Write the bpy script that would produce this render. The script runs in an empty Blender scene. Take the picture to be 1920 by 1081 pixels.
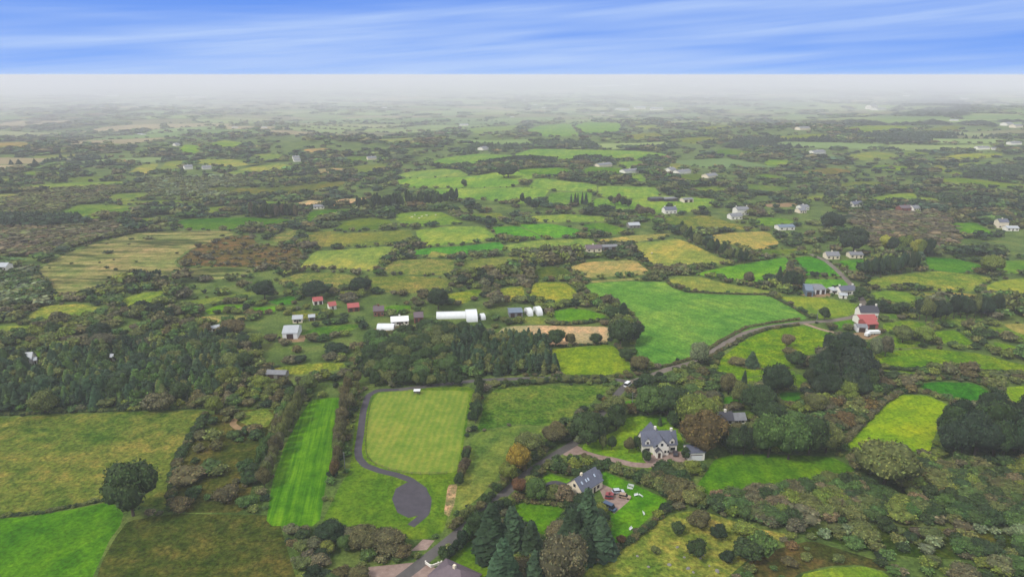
import bpy, math, random, colorsys
import numpy as np
from mathutils import Vector, Matrix
from mathutils.geometry import delaunay_2d_cdt

random.seed(7)
rng = np.random.default_rng(7)
sc = bpy.context.scene
COL = sc.collection

# ------------------------------------------------------------------ camera, sky, sun, exposure
F = 1297.0                      # focal length in photograph pixels (1920 wide)
CX, CY = 960.0, 540.5
CAMH = 140.0
Y0 = 141.0                      # row of the true eye level
PITCH = math.atan((CY - Y0) / F)
cam_d = bpy.data.cameras.new("camera")
cam = bpy.data.objects.new("camera", cam_d)
COL.objects.link(cam)
cam_d.sensor_width = 36
cam_d.lens = 36 * F / 1920
cam_d.clip_start = 1
cam_d.clip_end = 60000
cam.location = (0, 0, CAMH)
cam.rotation_euler = (math.pi / 2 - PITCH, 0, 0)
sc.camera = cam

SUN_EL, SUN_AZ = math.radians(48), math.radians(-125)   # azimuth clockwise from +Y (behind left)
sun_d = bpy.data.lights.new("sun", 'SUN')
sun_d.energy = 3.4
sun_d.angle = math.radians(10)
sun_d.color = (1.0, 0.95, 0.87)
sun = bpy.data.objects.new("sun", sun_d)
COL.objects.link(sun)
sd = Vector((math.sin(SUN_AZ) * math.cos(SUN_EL), math.cos(SUN_AZ) * math.cos(SUN_EL), math.sin(SUN_EL)))
sun.rotation_euler = sd.to_track_quat('Z', 'Y').to_euler()
sun.location = (0, 0, 400)

world = bpy.data.worlds.new("World")
sc.world = world
world.use_nodes = True


class NT:
    """small helper to write node trees"""
    def __init__(s, tree):
        s.t = tree
        tree.nodes.clear()

    def n(s, typ, ins=None, **props):
        nd = s.t.nodes.new(typ)
        for k, v in props.items():
            setattr(nd, k, v)
        for k, v in (ins or {}).items():
            sock = nd.inputs[k]
            if isinstance(v, bpy.types.NodeSocket):
                s.t.links.new(v, sock)
            else:
                sock.default_value = v
        return nd

    def math(s, op, a, b=None, c=None, clamp=False):
        ins = {0: a}
        if b is not None: ins[1] = b
        if c is not None: ins[2] = c
        return s.n('ShaderNodeMath', ins, operation=op, use_clamp=clamp).outputs[0]

    def mix(s, fac, a, b, blend='MIX'):
        nd = s.n('ShaderNodeMix', data_type='RGBA', blend_type=blend)
        for i, v in ((0, fac), (6, a), (7, b)):
            if isinstance(v, bpy.types.NodeSocket):
                s.t.links.new(v, nd.inputs[i])
            else:
                nd.inputs[i].default_value = v if i == 0 else (*v, 1)[:4]
        return nd.outputs[2]

    def ramp(s, fac, stops, interp='LINEAR'):
        nd = s.n('ShaderNodeValToRGB', {0: fac})
        cr = nd.color_ramp
        cr.interpolation = interp
        while len(cr.elements) < len(stops):
            cr.elements.new(0.5)
        for e, (p, c) in zip(cr.elements, stops):
            e.position = p
            e.color = (c, c, c, 1) if isinstance(c, (int, float)) else (*c, 1)
        return nd.outputs[0]

    def noise(s, vec, scale, detail=3, rough=0.55, dist=0.0):
        return s.n('ShaderNodeTexNoise', {'Vector': vec, 'Scale': scale, 'Detail': detail, 'Roughness': rough,
                                          'Distortion': dist}).outputs['Fac']


w = NT(world.node_tree)
tc = w.n('ShaderNodeTexCoord').outputs['Generated']
sep = w.n('ShaderNodeSeparateXYZ', {0: tc})
zz = sep.outputs[2]
sky = w.n('ShaderNodeTexSky', sky_type='NISHITA', sun_disc=False, sun_elevation=SUN_EL, sun_rotation=-SUN_AZ,
          altitude=150, air_density=1.0, dust_density=1.0, ozone_density=2.0).outputs[0]
nish = w.mix(1.0, sky, (0.10, 0.10, 0.10), 'MULTIPLY')
blue = w.ramp(w.math('MULTIPLY', zz, 8.0), [(0.0, (0.22, 0.47, 1.0)), (0.10, (0.15, 0.37, 0.98)),
                                           (0.40, (0.125, 0.32, 0.93)), (1.0, (0.10, 0.27, 0.88))])
# cirrus drawn out into long, slightly tilted streaks
azi = w.math('ARCTAN2', sep.outputs[0], sep.outputs[1])
el1 = w.math('MULTIPLY_ADD', azi, -0.045, zz)
cv = w.n('ShaderNodeCombineXYZ', {0: w.math('MULTIPLY', azi, 1.2), 1: w.math('MULTIPLY', el1, 20.0), 2: 3.3}).outputs[0]
st1 = w.noise(cv, 1.0, 3, 0.5, 0.35)
el2 = w.math('MULTIPLY_ADD', azi, -0.085, zz)
cv2 = w.n('ShaderNodeCombineXYZ', {0: w.math('MULTIPLY', azi, 2.2), 1: w.math('MULTIPLY', el2, 48.0), 2: 9.1}).outputs[0]
st2 = w.noise(cv2, 1.0, 5, 0.55, 0.2)
cir = w.math('MULTIPLY', w.ramp(st1, [(0.34, 0.12), (0.66, 1.0)], 'EASE'), w.ramp(st2, [(0.30, 0.40), (0.62, 1.0)]))
sky2 = w.mix(w.math('MULTIPLY', cir, 0.85), blue, (0.52, 0.68, 1.0))
blue_n = w.mix(0.04, sky2, nish)
# the grey overcast deck that lights the land starts above the clear strip
deck_n = w.noise(tc, 2.3, 4)
deck = w.mix(deck_n, (1.08, 1.11, 1.17), (1.62, 1.62, 1.64))
deck2 = w.mix(0.25, deck, nish)
skyc = w.mix(w.ramp(zz, [(0.13, 0.0), (0.26, 1.0)], 'EASE'), blue_n, deck2)
bg = w.n('ShaderNodeBackground', {'Color': skyc, 'Strength': 1.0})
wo = w.n('ShaderNodeOutputWorld', {'Surface': bg.outputs[0]})

sc.view_settings.view_transform = 'Standard'
sc.view_settings.look = 'None'
sc.view_settings.exposure = 0.0
sc.view_settings.gamma = 1.0
sc.cycles.max_bounces = 5
sc.cycles.diffuse_bounces = 2
sc.cycles.volume_bounces = 1
sc.cycles.transparent_max_bounces = 4

HAZE_DENSITY = 0.00016
MIST_DENSITY = 0.00040
HAZE_LUM = np.array([0.66, 0.69, 0.78])      # what a very long path of that air looks like

# ------------------------------------------------------------------ terrain and projection
_hp = np.array([-600, -200, 0, 480, 960, 1250, 1500, 1920, 2200, 2600], float)
_hy = np.array([150, 149, 148, 145, 134.5, 131.5, 137.5, 151.5, 156, 156], float)
_hh = (151 - _hy) / 20 * 110


def sstep(a, b, x):
    t = np.clip((x - a) / (b - a), 0, 1)
    return t * t * (3 - 2 * t)


def hgt(x, y):
    x = np.asarray(x, float); y = np.asarray(y, float)
    r = np.hypot(x, y)
    a = sstep(430, 1100, r)
    h = 4.5 * a * (np.sin(x / 120 + 1.1) * np.cos(y / 150 + 0.3) + 0.6 * np.sin((x + y) / 210 + 2.0))
    h += 9 * sstep(1500, 3500, r) * np.sin(x / 610 + 0.7) * np.sin(y / 540)
    h += 8 * np.exp(-(((x - 60) / 210) ** 2 + ((y - 950) / 170) ** 2))
    px = CX + F * x / np.maximum(y * math.cos(PITCH), 50)
    far = sstep(4200, 9900, y)
    h = h * (1 - 0.8 * far) + far * np.interp(px, _hp, _hh)
    return h


cp, sp = math.cos(PITCH), math.sin(PITCH)


def proj(x, y, z):
    """world -> photograph pixel"""
    dz = z - CAMH
    depth = y * cp - dz * sp
    up = y * sp + dz * cp
    return CX + F * x / depth, CY - F * up / depth


def unproj(px, py):
    px = np.atleast_1d(np.asarray(px, float)); py = np.atleast_1d(np.asarray(py, float))
    cx = (px - CX) / F; cyv = -(py - CY) / F
    dx = cx; dy = cp + cyv * sp; dz = -sp + cyv * cp
    n = np.sqrt(dx * dx + dy * dy + dz * dz)
    dx, dy, dz = dx / n, dy / n, dz / n
    t = np.full(px.shape, 60.0)
    hit = np.zeros(px.shape, bool)
    for _ in range(900):
        z = CAMH + dz * t
        gap = z - hgt(dx * t, dy * t)
        hit |= (gap < 0.02) | (t > 11500)
        if hit.all(): break
        t = np.where(hit, t, t + np.maximum(gap * 1.6, 0.02))
    # refine: bisection backwards
    lo = t * 0.93; hi = t.copy()
    for _ in range(26):
        m = (lo + hi) / 2
        g = CAMH + dz * m - hgt(dx * m, dy * m)
        lo = np.where(g > 0, m, lo); hi = np.where(g > 0, hi, m)
    t = (lo + hi) / 2
    return np.stack([dx * t, dy * t, hgt(dx * t, dy * t)], -1)


def G(px, py):
    return Vector(unproj(px, py)[0])


def mpp(px, py):
    p = G(px, py)
    return (p - Vector((0, 0, CAMH))).length / F


def hpx(px, py, h):
    """metres of an upright thing that measures h pixels at base px,py"""
    p = G(px, py)
    s = (p - Vector((0, 0, CAMH))).length
    return h * s / F / max(0.3, math.hypot(p.x, p.y) / s)


def P(s):
    return [tuple(float(v) for v in q.split(',')) for q in s.split()]


def lin(c):
    c = np.asarray(c, float) / 255
    return np.where(c <= 0.04045, c / 12.92, ((c + 0.055) / 1.055) ** 2.4)


def alb(c, dist, E=1.95, k=0.55):
    """displayed colour -> base colour, taking the air in between off again"""
    T = math.exp(-(HAZE_DENSITY * dist + MIST_DENSITY * max(0, dist - 1500)) * k)
    E = E * (0.9 if dist > 420 else 1.0)
    v = (lin(c) - (1 - T) * HAZE_LUM) / T / E
    g_ = v.mean(); v = g_ + (v - g_) * (0.95 if dist < 450 else 0.86)
    return np.clip(v, 0.003, 0.8)


# ------------------------------------------------------------------ materials
def new_mat(name, rough=0.9, spec=0.2):
    m = bpy.data.materials.new(name)
    m.use_nodes = True
    t = NT(m.node_tree)
    b = t.n('ShaderNodeBsdfPrincipled', {'Roughness': rough, 'Specular IOR Level': spec})
    t.n('ShaderNodeOutputMaterial', {'Surface': b.outputs[0]})
    return m, t, b


def link_col(t, b, sock):
    t.t.links.new(sock, b.inputs['Base Color'])


def grass_mat(name, kind):
    m, t, b = new_mat(name, 1.0, 0.0)
    pos = t.n('ShaderNodeTexCoord').outputs['Object']
    oc = t.n('ShaderNodeObjectInfo').outputs['Color']
    ang = t.n('ShaderNodeAttribute', attribute_type='OBJECT', attribute_name='stripe_angle').outputs['Fac']
    rot = t.n('ShaderNodeVectorRotate', {'Vector': pos, 'Angle': ang}, rotation_type='Z_AXIS').outputs[0]
    big = t.noise(pos, 0.022, 4, 0.55)
    mid = t.noise(pos, 0.13, 5, 0.6)
    fine = t.noise(pos, 0.75, 5, 0.72)
    m2 = t.noise(rot, 0.30, 5, 0.68, 0.8)
    st = t.n('ShaderNodeVectorMath', {0: rot, 1: (1.0, 0.12, 1.0)}, operation='MULTIPLY').outputs[0]
    streak = t.noise(st, 0.22, 4, 0.6)
    if kind == 'smooth':
        v = t.ramp(big, [(0.32, (0.66, 0.84, 0.75)), (0.5, (1, 1, 1)), (0.64, (1.42, 1.12, 1.2))])
        v2 = t.mix(1.0, t.ramp(mid, [(0.38, (0.74, 0.82, 0.8)), (0.62, (1.26, 1.16, 1.1))]), t.ramp(m2, [(0.38, (0.80, 0.86, 0.8)), (0.62, (1.20, 1.12, 1.2))]), 'MULTIPLY')
        v3 = t.ramp(streak, [(0.32, (0.74, 0.84, 0.85)), (0.68, (1.28, 1.14, 1.05))])
        v4 = t.ramp(fine, [(0.38, 0.68), (0.62, 1.30)])
    elif kind == 'rough':
        v = t.ramp(big, [(0.33, (0.55, 0.80, 0.6)), (0.5, (1, 1, 1)), (0.66, (1.40, 1.10, 1.35))])
        v2 = t.mix(1.0, t.ramp(mid, [(0.36, (0.58, 0.74, 0.6)), (0.5, (1, 1, 1)), (0.63, (1.45, 1.15, 1.35))]), t.ramp(m2, [(0.38, (0.66, 0.76, 0.7)), (0.62, (1.38, 1.22, 1.3))]), 'MULTIPLY')
        v3 = t.ramp(streak, [(0.3, (0.82, 0.86, 0.85)), (0.7, (1.2, 1.12, 1.1))])
        v4 = t.ramp(fine, [(0.38, 0.55), (0.62, 1.42)])
    elif kind == 'mown':
        wv = t.n('ShaderNodeTexWave', {'Vector': rot, 'Scale': 0.11, 'Distortion': 3.0, 'Detail': 2.0, 'Detail Scale': 0.35},
                 wave_type='BANDS', bands_direction='X').outputs['Fac']
        v = t.ramp(big, [(0.32, (0.78, 0.9, 0.85)), (0.5, (1, 1, 1)), (0.68, (1.28, 1.06, 1.2))])
        v2 = t.mix(1.0, t.ramp(mid, [(0.36, (0.80, 0.9, 0.8)), (0.64, (1.22, 1.08, 1.2))]), t.ramp(m2, [(0.38, (0.84, 0.9, 0.85)), (0.62, (1.16, 1.1, 1.1))]), 'MULTIPLY')
        v3 = t.ramp(wv, [(0.15, (0.90, 0.96, 0.90)), (0.85, (1.12, 1.03, 1.10))])
        v4 = t.ramp(fine, [(0.3, 0.86), (0.7, 1.14)])
    elif kind == 'strip':
        s2 = t.n('ShaderNodeVectorMath', {0: rot, 1: (1.0, 0.035, 1.0)}, operation='MULTIPLY').outputs[0]
        wv = t.noise(s2, 0.75, 4, 0.7)
        v = t.ramp(big, [(0.32, (0.62, 0.80, 0.7)), (0.5, (1, 1, 1)), (0.66, (1.45, 1.14, 1.2))])
        v2 = t.ramp(mid, [(0.36, (0.70, 0.80, 0.75)), (0.64, (1.35, 1.2, 1.3))])
        v3 = t.ramp(wv, [(0.38, (0.60, 0.74, 0.65)), (0.62, (1.42, 1.25, 1.4))])
        v4 = t.ramp(fine, [(0.33, 0.78), (0.67, 1.22)])
    elif kind == 'cut':      # peaty cut-away with dark broken drains
        s2 = t.n('ShaderNodeVectorMath', {0: pos, 1: (0.020, 0.13, 1.0)}, operation='MULTIPLY').outputs[0]
        dr = t.noise(s2, 1.0, 4, 0.6)
        v = t.ramp(big, [(0.35, (0.9, 1.05, 0.85)), (0.65, (1.2, 1.0, 1.1))])
        v2 = t.ramp(dr, [(0.40, (0.25, 0.34, 0.30)), (0.49, (0.85, 0.9, 0.85)), (0.66, (1.3, 1.2, 1.2))])
        v3 = t.ramp(mid, [(0.34, (0.62, 0.76, 0.6)), (0.66, (1.4, 1.2, 1.35))])
        v4 = t.ramp(fine, [(0.33, 0.6), (0.67, 1.4)])
    c = oc
    for q in (v, v2, v3, v4):
        c = t.mix(1.0, c, q, 'MULTIPLY')
    link_col(t, b, c)
    bump = t.n('ShaderNodeBump', {'Height': fine, 'Strength': 0.5 if kind == 'rough' else 0.25, 'Distance': 0.4})
    t.t.links.new(bump.outputs[0], b.inputs['Normal'])
    return m


M_SMOOTH = grass_mat("smooth_grass", 'smooth')
M_ROUGH = grass_mat("rough_grass", 'rough')
M_MOWN = grass_mat("mown_grass", 'mown')
M_CUT = grass_mat("cutaway_bog", 'cut')
M_VIV = grass_mat("striped_pasture", 'strip')

# open ground under the scrub
m, t, b = new_mat("scrub_ground", 0.95, 0.05)
pos = t.n('ShaderNodeTexCoord').outputs['Object']
a_ = t.ramp(t.noise(pos, 0.05, 6, 0.62), [(0.30, (0.028, 0.046, 0.010)), (0.48, (0.058, 0.096, 0.018)),
                                         (0.60, (0.095, 0.130, 0.026)), (0.74, (0.078, 0.082, 0.028))])
b_ = t.ramp(t.noise(pos, 0.8, 5, 0.65), [(0.3, 0.55), (0.7, 1.45)])
link_col(t, b, t.mix(1.0, a_, b_, 'MULTIPLY'))
M_SCRUBG = m


def far_mat():
    m, t, b = new_mat("far_pasture", 0.95, 0.05)
    at = t.n('ShaderNodeAttribute', attribute_type='GEOMETRY', attribute_name='Col').outputs['Color']
    pos = t.n('ShaderNodeTexCoord').outputs['Object']
    v = t.ramp(t.noise(pos, 0.012, 4), [(0.3, 0.85), (0.7, 1.18)])
    link_col(t, b, t.mix(1.0, at, v, 'MULTIPLY'))
    return m


M_FAR = far_mat()


def leaf_mat():
    m, t, b = new_mat("foliage", 0.85, 0.12)
    at = t.n('ShaderNodeAttribute', attribute_type='GEOMETRY', attribute_name='Col').outputs['Color']
    oc = t.n('ShaderNodeObjectInfo').outputs['Color']
    pos = t.n('ShaderNodeNewGeometry').outputs['Position']
    v = t.ramp(t.noise(pos, 0.55, 3, 0.6), [(0.3, (0.70, 0.72, 0.72)), (0.7, (1.30, 1.30, 1.22))])
    v2 = t.ramp(t.noise(pos, 0.045, 2, 0.5), [(0.3, (0.88, 0.94, 0.95)), (0.7, (1.12, 1.08, 1.0))])
    c = t.mix(1.0, at, oc, 'MULTIPLY')
    c = t.mix(1.0, c, v, 'MULTIPLY')
    c = t.mix(1.0, c, v2, 'MULTIPLY')
    link_col(t, b, c)
    return m


M_LEAF = leaf_mat()


def flat_mat(name, c, rough=0.8, var=0.15, scale=0.8, spec=0.3, metal=0.0, c2=None):
    m, t, b = new_mat(name, rough, spec)
    b.inputs['Metallic'].default_value = metal
    pos = t.n('ShaderNodeTexCoord').outputs['Object']
    n = t.noise(pos, scale, 5, 0.65)
    q_ = 1.15 if c[0] > 200 else 1.55
    c = tuple(lin(c) / q_); c2 = tuple(lin(c2) / q_) if c2 is not None else tuple(x * (1 - 2 * var) for x in c)
    link_col(t, b, t.ramp(n, [(0.3, c2), (0.62, c)]))
    return m


M_BARK = flat_mat("bark", (95, 82, 68), 0.95, 0.25, 3)
M_WHITE = flat_mat("white_render", (226, 222, 212), 0.8, 0.05, 0.5)
M_CREAM = flat_mat("cream_render", (222, 210, 186), 0.8, 0.06, 0.5)
M_SLATE = flat_mat("slate", (100, 105, 124), 0.55, 0.14, 1.2, 0.5)
M_DSLATE = flat_mat("dark_slate", (62, 62, 74), 0.55, 0.14, 1.2, 0.5)
M_GREYR = flat_mat("grey_fibre_roof", (140, 142, 148), 0.8, 0.14, 0.6)
M_BLUER = flat_mat("blue_grey_sheeting", (112, 130, 150), 0.5, 0.1, 0.6, 0.5)
M_REDR = flat_mat("red_oxide_sheeting", (186, 92, 88), 0.65, 0.12, 0.4, 0.4)
M_BRICK = flat_mat("red_brick", (148, 92, 80), 0.9, 0.12, 1.5)
M_TIN = flat_mat("pale_sheeting", (188, 194, 200), 0.45, 0.08, 0.4, 0.5)
M_POLY = flat_mat("polytunnel_film", (212, 216, 218), 0.4, 0.05, 0.5, 0.5)
M_GLASS = flat_mat("dark_glass", (42, 48, 58), 0.12, 0.1, 0.8, 0.6)
M_SKYL = flat_mat("skylight_glass", (190, 205, 225), 0.1, 0.05, 0.8, 0.6)
M_FRAME = flat_mat("painted_frame", (200, 196, 188), 0.6, 0.05, 0.8)
M_DOOR = flat_mat("dark_door", (70, 50, 45), 0.6, 0.1, 2)
M_STONE = flat_mat("grey_stone", (150, 146, 138), 0.9, 0.15, 1.0)
M_ASPH = flat_mat("asphalt", (84, 80, 88), 0.9, 0.14, 0.3, 0.2)
M_LANE = flat_mat("lane_surface", (104, 100, 98), 0.9, 0.16, 0.25, 0.2)
M_GRAVEL = flat_mat("gravel", (172, 148, 128), 0.95, 0.14, 0.5, 0.1, c2=(140, 118, 98))
M_PINKG = flat_mat("pink_gravel", (168, 146, 136), 0.95, 0.14, 0.5, 0.1, c2=(138, 116, 106))
M_EARTH = flat_mat("bare_earth", (160, 132, 98), 0.95, 0.14, 0.3, 0.1, c2=(132, 108, 78))
M_TRACK = flat_mat("stony_road", (134, 124, 116), 0.95, 0.2, 0.15, 0.1, c2=(112, 104, 92))
M_WOOD = flat_mat("weathered_wood", (108, 96, 82), 0.9, 0.2, 2)
M_TYRE = flat_mat("tyre_rubber", (28, 28, 30), 0.8, 0.1, 2)
M_SILVER = flat_mat("silver_paint", (198, 204, 214), 0.3, 0.02, 2, 0.6)
M_CARRED = flat_mat("dark_red_paint", (150, 50, 52), 0.35, 0.05, 2, 0.5)
M_CARDK = flat_mat("dark_paint", (64, 56, 66), 0.3, 0.05, 2, 0.5)
M_CARTAN = flat_mat("bronze_paint", (176, 150, 124), 0.35, 0.05, 2, 0.5)
M_CARBLUE = flat_mat("blue_paint", (60, 84, 116), 0.35, 0.05, 2, 0.5)
M_PALEPNT = flat_mat("white_paint", (220, 222, 224), 0.4, 0.03, 2, 0.5)
M_HIDE = flat_mat("cream_hide", (220, 212, 190), 0.9, 0.1, 3)
M_PLUM = flat_mat("plum_slate", (112, 96, 104), 0.6, 0.14, 1.2, 0.4)


def obj(name, me, mat=None, parent=None, loc=None):
    o = bpy.data.objects.new(name, me)
    COL.objects.link(o)
    if mat is not None and not me.materials:
        me.materials.append(mat)
    if parent is not None: o.parent = parent
    if loc is not None: o.location = loc
    return o


def tag(o, label=None, cat=None, group=None, kind=None):
    if label: o['label'] = label
    if cat: o['category'] = cat
    if group: o['group'] = group
    if kind: o['kind'] = kind
    return o


# ------------------------------------------------------------------ field plan (pixel outlines traced, put on the ground)
BRIGHT, VIVID, LIME, OLIVE, STRAW, WHEAT, ROUGHC, DARKG, PALEG, BOG, TUSS, LAWN = (
    (106, 160, 48), (94, 152, 26), (144, 170, 48), (122, 138, 66), (196, 180, 136), (164, 164, 78), (122, 136, 62),
    (84, 124, 46), (132, 166, 84), (112, 98, 66), (92, 102, 48), (122, 168, 40))
FIELDS = []      # (poly, colour, material, stripe angle deg)


def fld(s, c, m='s', a=0):
    FIELDS.append((P(s), c, m, a))


# near left
fld("-90,785 0,783 130,776 260,771 388,768 374,798 352,830 333,865 322,893 322,955 250,945 210,930 130,948 50,962 -90,968", ROUGHC, 'r', 35)
fld("-90,976 50,968 130,955 207,940 232,962 225,985 205,1012 190,1045 165,1100 150,1180 -90,1180", (90, 146, 26), 's', 30)
fld("240,975 330,962 520,965 560,1100 540,1180 160,1180 175,1100 192,1050 214,1010", TUSS, 'r', 60)
fld("582,750 610,746 638,744 640,775 632,830 620,870 612,900 598,985 498,985 511,900 533,838 558,788", VIVID, 'v', -9)
fld("398,775 470,766 520,768 506,800 488,850 478,890 460,960 335,960 332,893 348,855 372,808", (100, 104, 54), 'r', 20)
fld("440,775 500,765 515,780 500,800 470,800 450,790", (112, 142, 58), 'r', 20)
fld("690,738 780,727 890,724 880,770 866,850 852,910 842,960 830,998 800,1010 760,1010 720,1000 600,985 640,905 655,885 662,830 668,780", (112, 146, 44), 's', 5)
fld("710,735 780,731 855,731 880,735 872,790 864,840 856,885 800,888 760,886 725,878 700,866 688,848 687,820 691,780 697,750", (140, 166, 66), 'm', 4)
fld("925,730 1000,722 1110,722 1148,725 1112,752 1065,785 1030,799 965,794 893,808 903,780 907,750", (100, 134, 54), 'r', 15)
fld("893,811 965,797 1030,802 1005,830 960,855 935,888 922,908 893,936 850,968 838,985 850,950 860,900 872,850 884,820", (130, 148, 70), 's', 25)
fld("840,908 858,906 852,945 842,968 832,962", (176, 158, 112), 'r', 25)
# centre
fld("1022,655 1075,651 1140,645 1152,650 1168,667 1186,685 1180,698 1140,703 1060,702 1045,690 1033,675", LIME, 's', 15)
fld("922,635 945,612 1000,609 1060,611 1142,612 1142,628 1138,642 1090,645 1025,647 1010,638 960,642", STRAW, 's', 0)
fld("1036,583 1070,578 1100,580 1137,592 1125,599 1095,603 1060,606 1045,599 1038,592", BRIGHT, 's', 10)
fld("978,595 1000,593 1028,597 1022,607 985,608", (138, 152, 76), 's', 10)
fld("1095,535 1112,530 1180,527 1246,528 1262,541 1290,549 1340,552 1440,554 1480,573 1514,596 1500,601 1440,610 1400,620 1360,638 1330,657 1290,673 1240,684 1215,686 1195,673 1190,650 1198,625 1202,605 1182,585 1160,570 1130,566 1110,552", (114, 166, 72), 's', -40)
fld("1250,524 1275,517 1310,518 1350,529 1420,541 1468,550 1460,552 1340,548 1300,545 1278,539", (146, 160, 70), 's', 10)
fld("1300,514 1350,502 1420,490 1473,482 1480,492 1472,512 1440,525 1415,533 1380,527 1340,519", (98, 162, 42), 's', 30)
fld("1488,483 1515,480 1550,491 1575,510 1590,519 1540,517 1510,516 1503,503", (88, 156, 46), 's', 30)
fld("1503,523 1590,524 1597,538 1560,541 1508,539", (98, 162, 48), 's', 10)
fld("1460,556 1520,556 1560,560 1613,572 1611,584 1595,592 1540,597 1520,591 1500,577 1480,566", (136, 162, 52), 's', 15)
fld("1630,550 1660,544 1700,547 1722,559 1715,571 1690,574 1660,566 1640,560", (112, 152, 54), 's', 0)
fld("1612,536 1640,522 1700,513 1760,508 1830,515 1862,522 1840,534 1825,546 1760,544 1700,537 1650,540", (140, 158, 62), 'r', 10)
fld("1848,536 1872,526 1920,521 2010,524 2010,562 1880,560 1852,548", (146, 166, 62), 's', 10)
fld("1725,549 1780,548 1840,552 1845,560 1800,568 1740,562", (132, 142, 66), 'r', 0)
fld("1732,481 1790,485 1835,495 1846,505 1800,512 1738,505", (92, 146, 54), 's', 0)
fld("1868,488 2000,489 2000,513 1875,512 1860,503", (96, 146, 58), 's', 0)
fld("1574,488 1620,486 1618,500 1600,507 1578,500", (88, 148, 50), 's', 0)
fld("1785,419 1830,417 1848,428 1867,440 1840,446 1800,440", (96, 148, 56), 's', 0)
fld("1622,373 1680,363 1714,362 1721,372 1700,380 1640,383", (140, 164, 76), 's', 0)
fld("1724,370 1755,372 1762,378 1725,380", (136, 158, 76), 's', 0)
fld("780,430 850,424 905,425 926,440 930,449 880,455 830,460 795,462 782,450", (130, 166, 68), 's', 12)
fld("757,473 800,465 880,460 935,453 945,460 942,471 880,476 770,477", (88, 158, 60), 's', 0)
fld("562,501 590,471 640,468 700,463 742,461 730,475 705,498 698,508 640,503 585,503", (140, 164, 72), 's', 5)
fld("718,505 740,488 800,485 852,487 850,505 843,515 790,515 728,512", (136, 148, 72), 'r', 5)
fld("860,516 872,489 920,483 975,481 962,499 930,508 875,517", (136, 146, 72), 's', 5)
fld("575,446 620,438 700,434 768,431 773,440 770,456 700,460 640,462 590,462 580,456", (128, 142, 68), 's', 5)
fld("622,431 650,415 690,408 730,412 743,424 720,429 660,432", (112, 136, 62), 's', 5)
fld("742,401 790,396 830,398 866,415 860,420 800,423 762,425 742,412", (118, 156, 64), 's', 5)
fld("518,526 560,512 620,511 678,518 668,534 640,540 590,535 548,535", (136, 146, 72), 'r', 5)
fld("682,521 755,516 828,521 848,526 838,540 780,549 712,547 692,535", (122, 138, 62), 'r', 5)
fld("922,426 970,423 1008,440 1016,447 962,449 932,440", (96, 164, 52), 's', 0)
fld("972,421 1030,419 1083,429 1096,441 1040,446 1022,445 994,432", (98, 166, 52), 's', 0)
fld("945,460 1000,451 1100,447 1128,458 1090,467 1000,471 957,471", (132, 162, 74), 's', 0)
fld("872,401 938,399 948,410 920,417 890,412", (116, 140, 66), 'r', 0)
fld("992,406 1060,401 1160,409 1130,415 1000,416", (134, 166, 68), 's', 0)
fld("1092,421 1130,417 1178,431 1170,439 1110,440", (104, 146, 58), 's', 0)
fld("1066,501 1100,491 1190,487 1213,505 1222,514 1160,517 1110,521 1086,517", (168, 162, 92), 's', 20)
fld("1105,526 1218,519 1222,522 1112,530", (160, 158, 92), 's', 20)
fld("1188,456 1230,452 1270,447 1310,463 1345,481 1376,490 1340,497 1270,501 1240,502 1216,490 1200,475", (158, 168, 76), 's', 30)
fld("1120,449 1190,441 1260,438 1238,447 1190,454 1150,460", (168, 164, 86), 's', 0)
fld("1332,441 1380,435 1440,434 1461,455 1450,464 1420,468 1388,460 1342,455", (184, 170, 88), 's', 0)
fld("1242,406 1330,404 1378,420 1428,430 1320,432 1252,428", (122, 138, 66), 'r', 0)
fld("1402,416 1430,407 1470,409 1513,421 1440,423 1412,420", (122, 158, 66), 's', 0)
fld("1412,471 1460,468 1498,466 1488,475 1432,482", (104, 132, 54), 's', 0)
fld("1002,529 1060,529 1080,545 1084,560 1050,566 1005,565 992,555", (152, 162, 62), 'r', 40)
fld("937,541 980,536 985,560 950,565 940,555", (146, 156, 62), 'r', 40)
fld("1012,501 1055,501 1073,520 1012,525 1002,511", (98, 116, 56), 'r', 0)
fld("802,558 850,549 903,541 898,554 870,569 817,565", (132, 152, 60), 'r', 20)
fld("706,578 740,571 773,573 768,584 737,588", (108, 154, 54), 's', 0)
fld("636,546 664,546 659,560 641,562", (150, 156, 62), 'r', 0)
fld("545,586 570,580 600,590 598,596 560,600", (120, 134, 62), 'r', 0)
# left middle
fld("228,562 262,549 308,545 299,565 270,577 242,579", (134, 162, 60), 's', 10)
fld("52,592 82,573 150,569 196,578 165,591 120,601 62,604", (138, 158, 62), 'r', 10)
fld("-90,608 60,611 48,622 -90,626", (130, 154, 62), 's', 0)
fld("-90,576 0,577 20,585 -90,596", (126, 148, 62), 's', 0)
fld("292,578 370,561 478,546 468,556 400,566 320,585", (128, 148, 62), 's', 10)
fld("382,583 410,571 460,571 440,580 392,589", (112, 158, 50), 's', 10)
fld("470,577 518,573 516,585 480,588", (102, 158, 46), 's', 10)
fld("502,565 540,554 556,557 549,570 522,572", (94, 150, 50), 's', 10)
fld("347,598 400,591 468,591 458,600 382,606 352,606", (166, 160, 96), 'r', 0)
fld("562,625 600,612 660,607 678,609 648,625 600,632", (112, 146, 60), 'r', 0)
fld("512,690 560,683 620,679 658,681 638,692 562,702 532,700", (146, 160, 62), 'r', 0)
fld("232,668 270,656 328,641 333,645 290,658 260,671", (168, 168, 84), 's', 0)
fld("130,641 150,633 172,631 163,640", (156, 166, 76), 's', 0)
fld("205,631 238,629 236,638 212,640", (150, 158, 76), 's', 0)
fld("25,652 60,642 80,640 60,650 30,658", (140, 152, 66), 's', 0)
fld("-90,660 15,662 24,668 -90,676", (120, 146, 56), 's', 0)
fld("50,664 80,660 88,668 55,672", (114, 146, 50), 's', 0)
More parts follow.
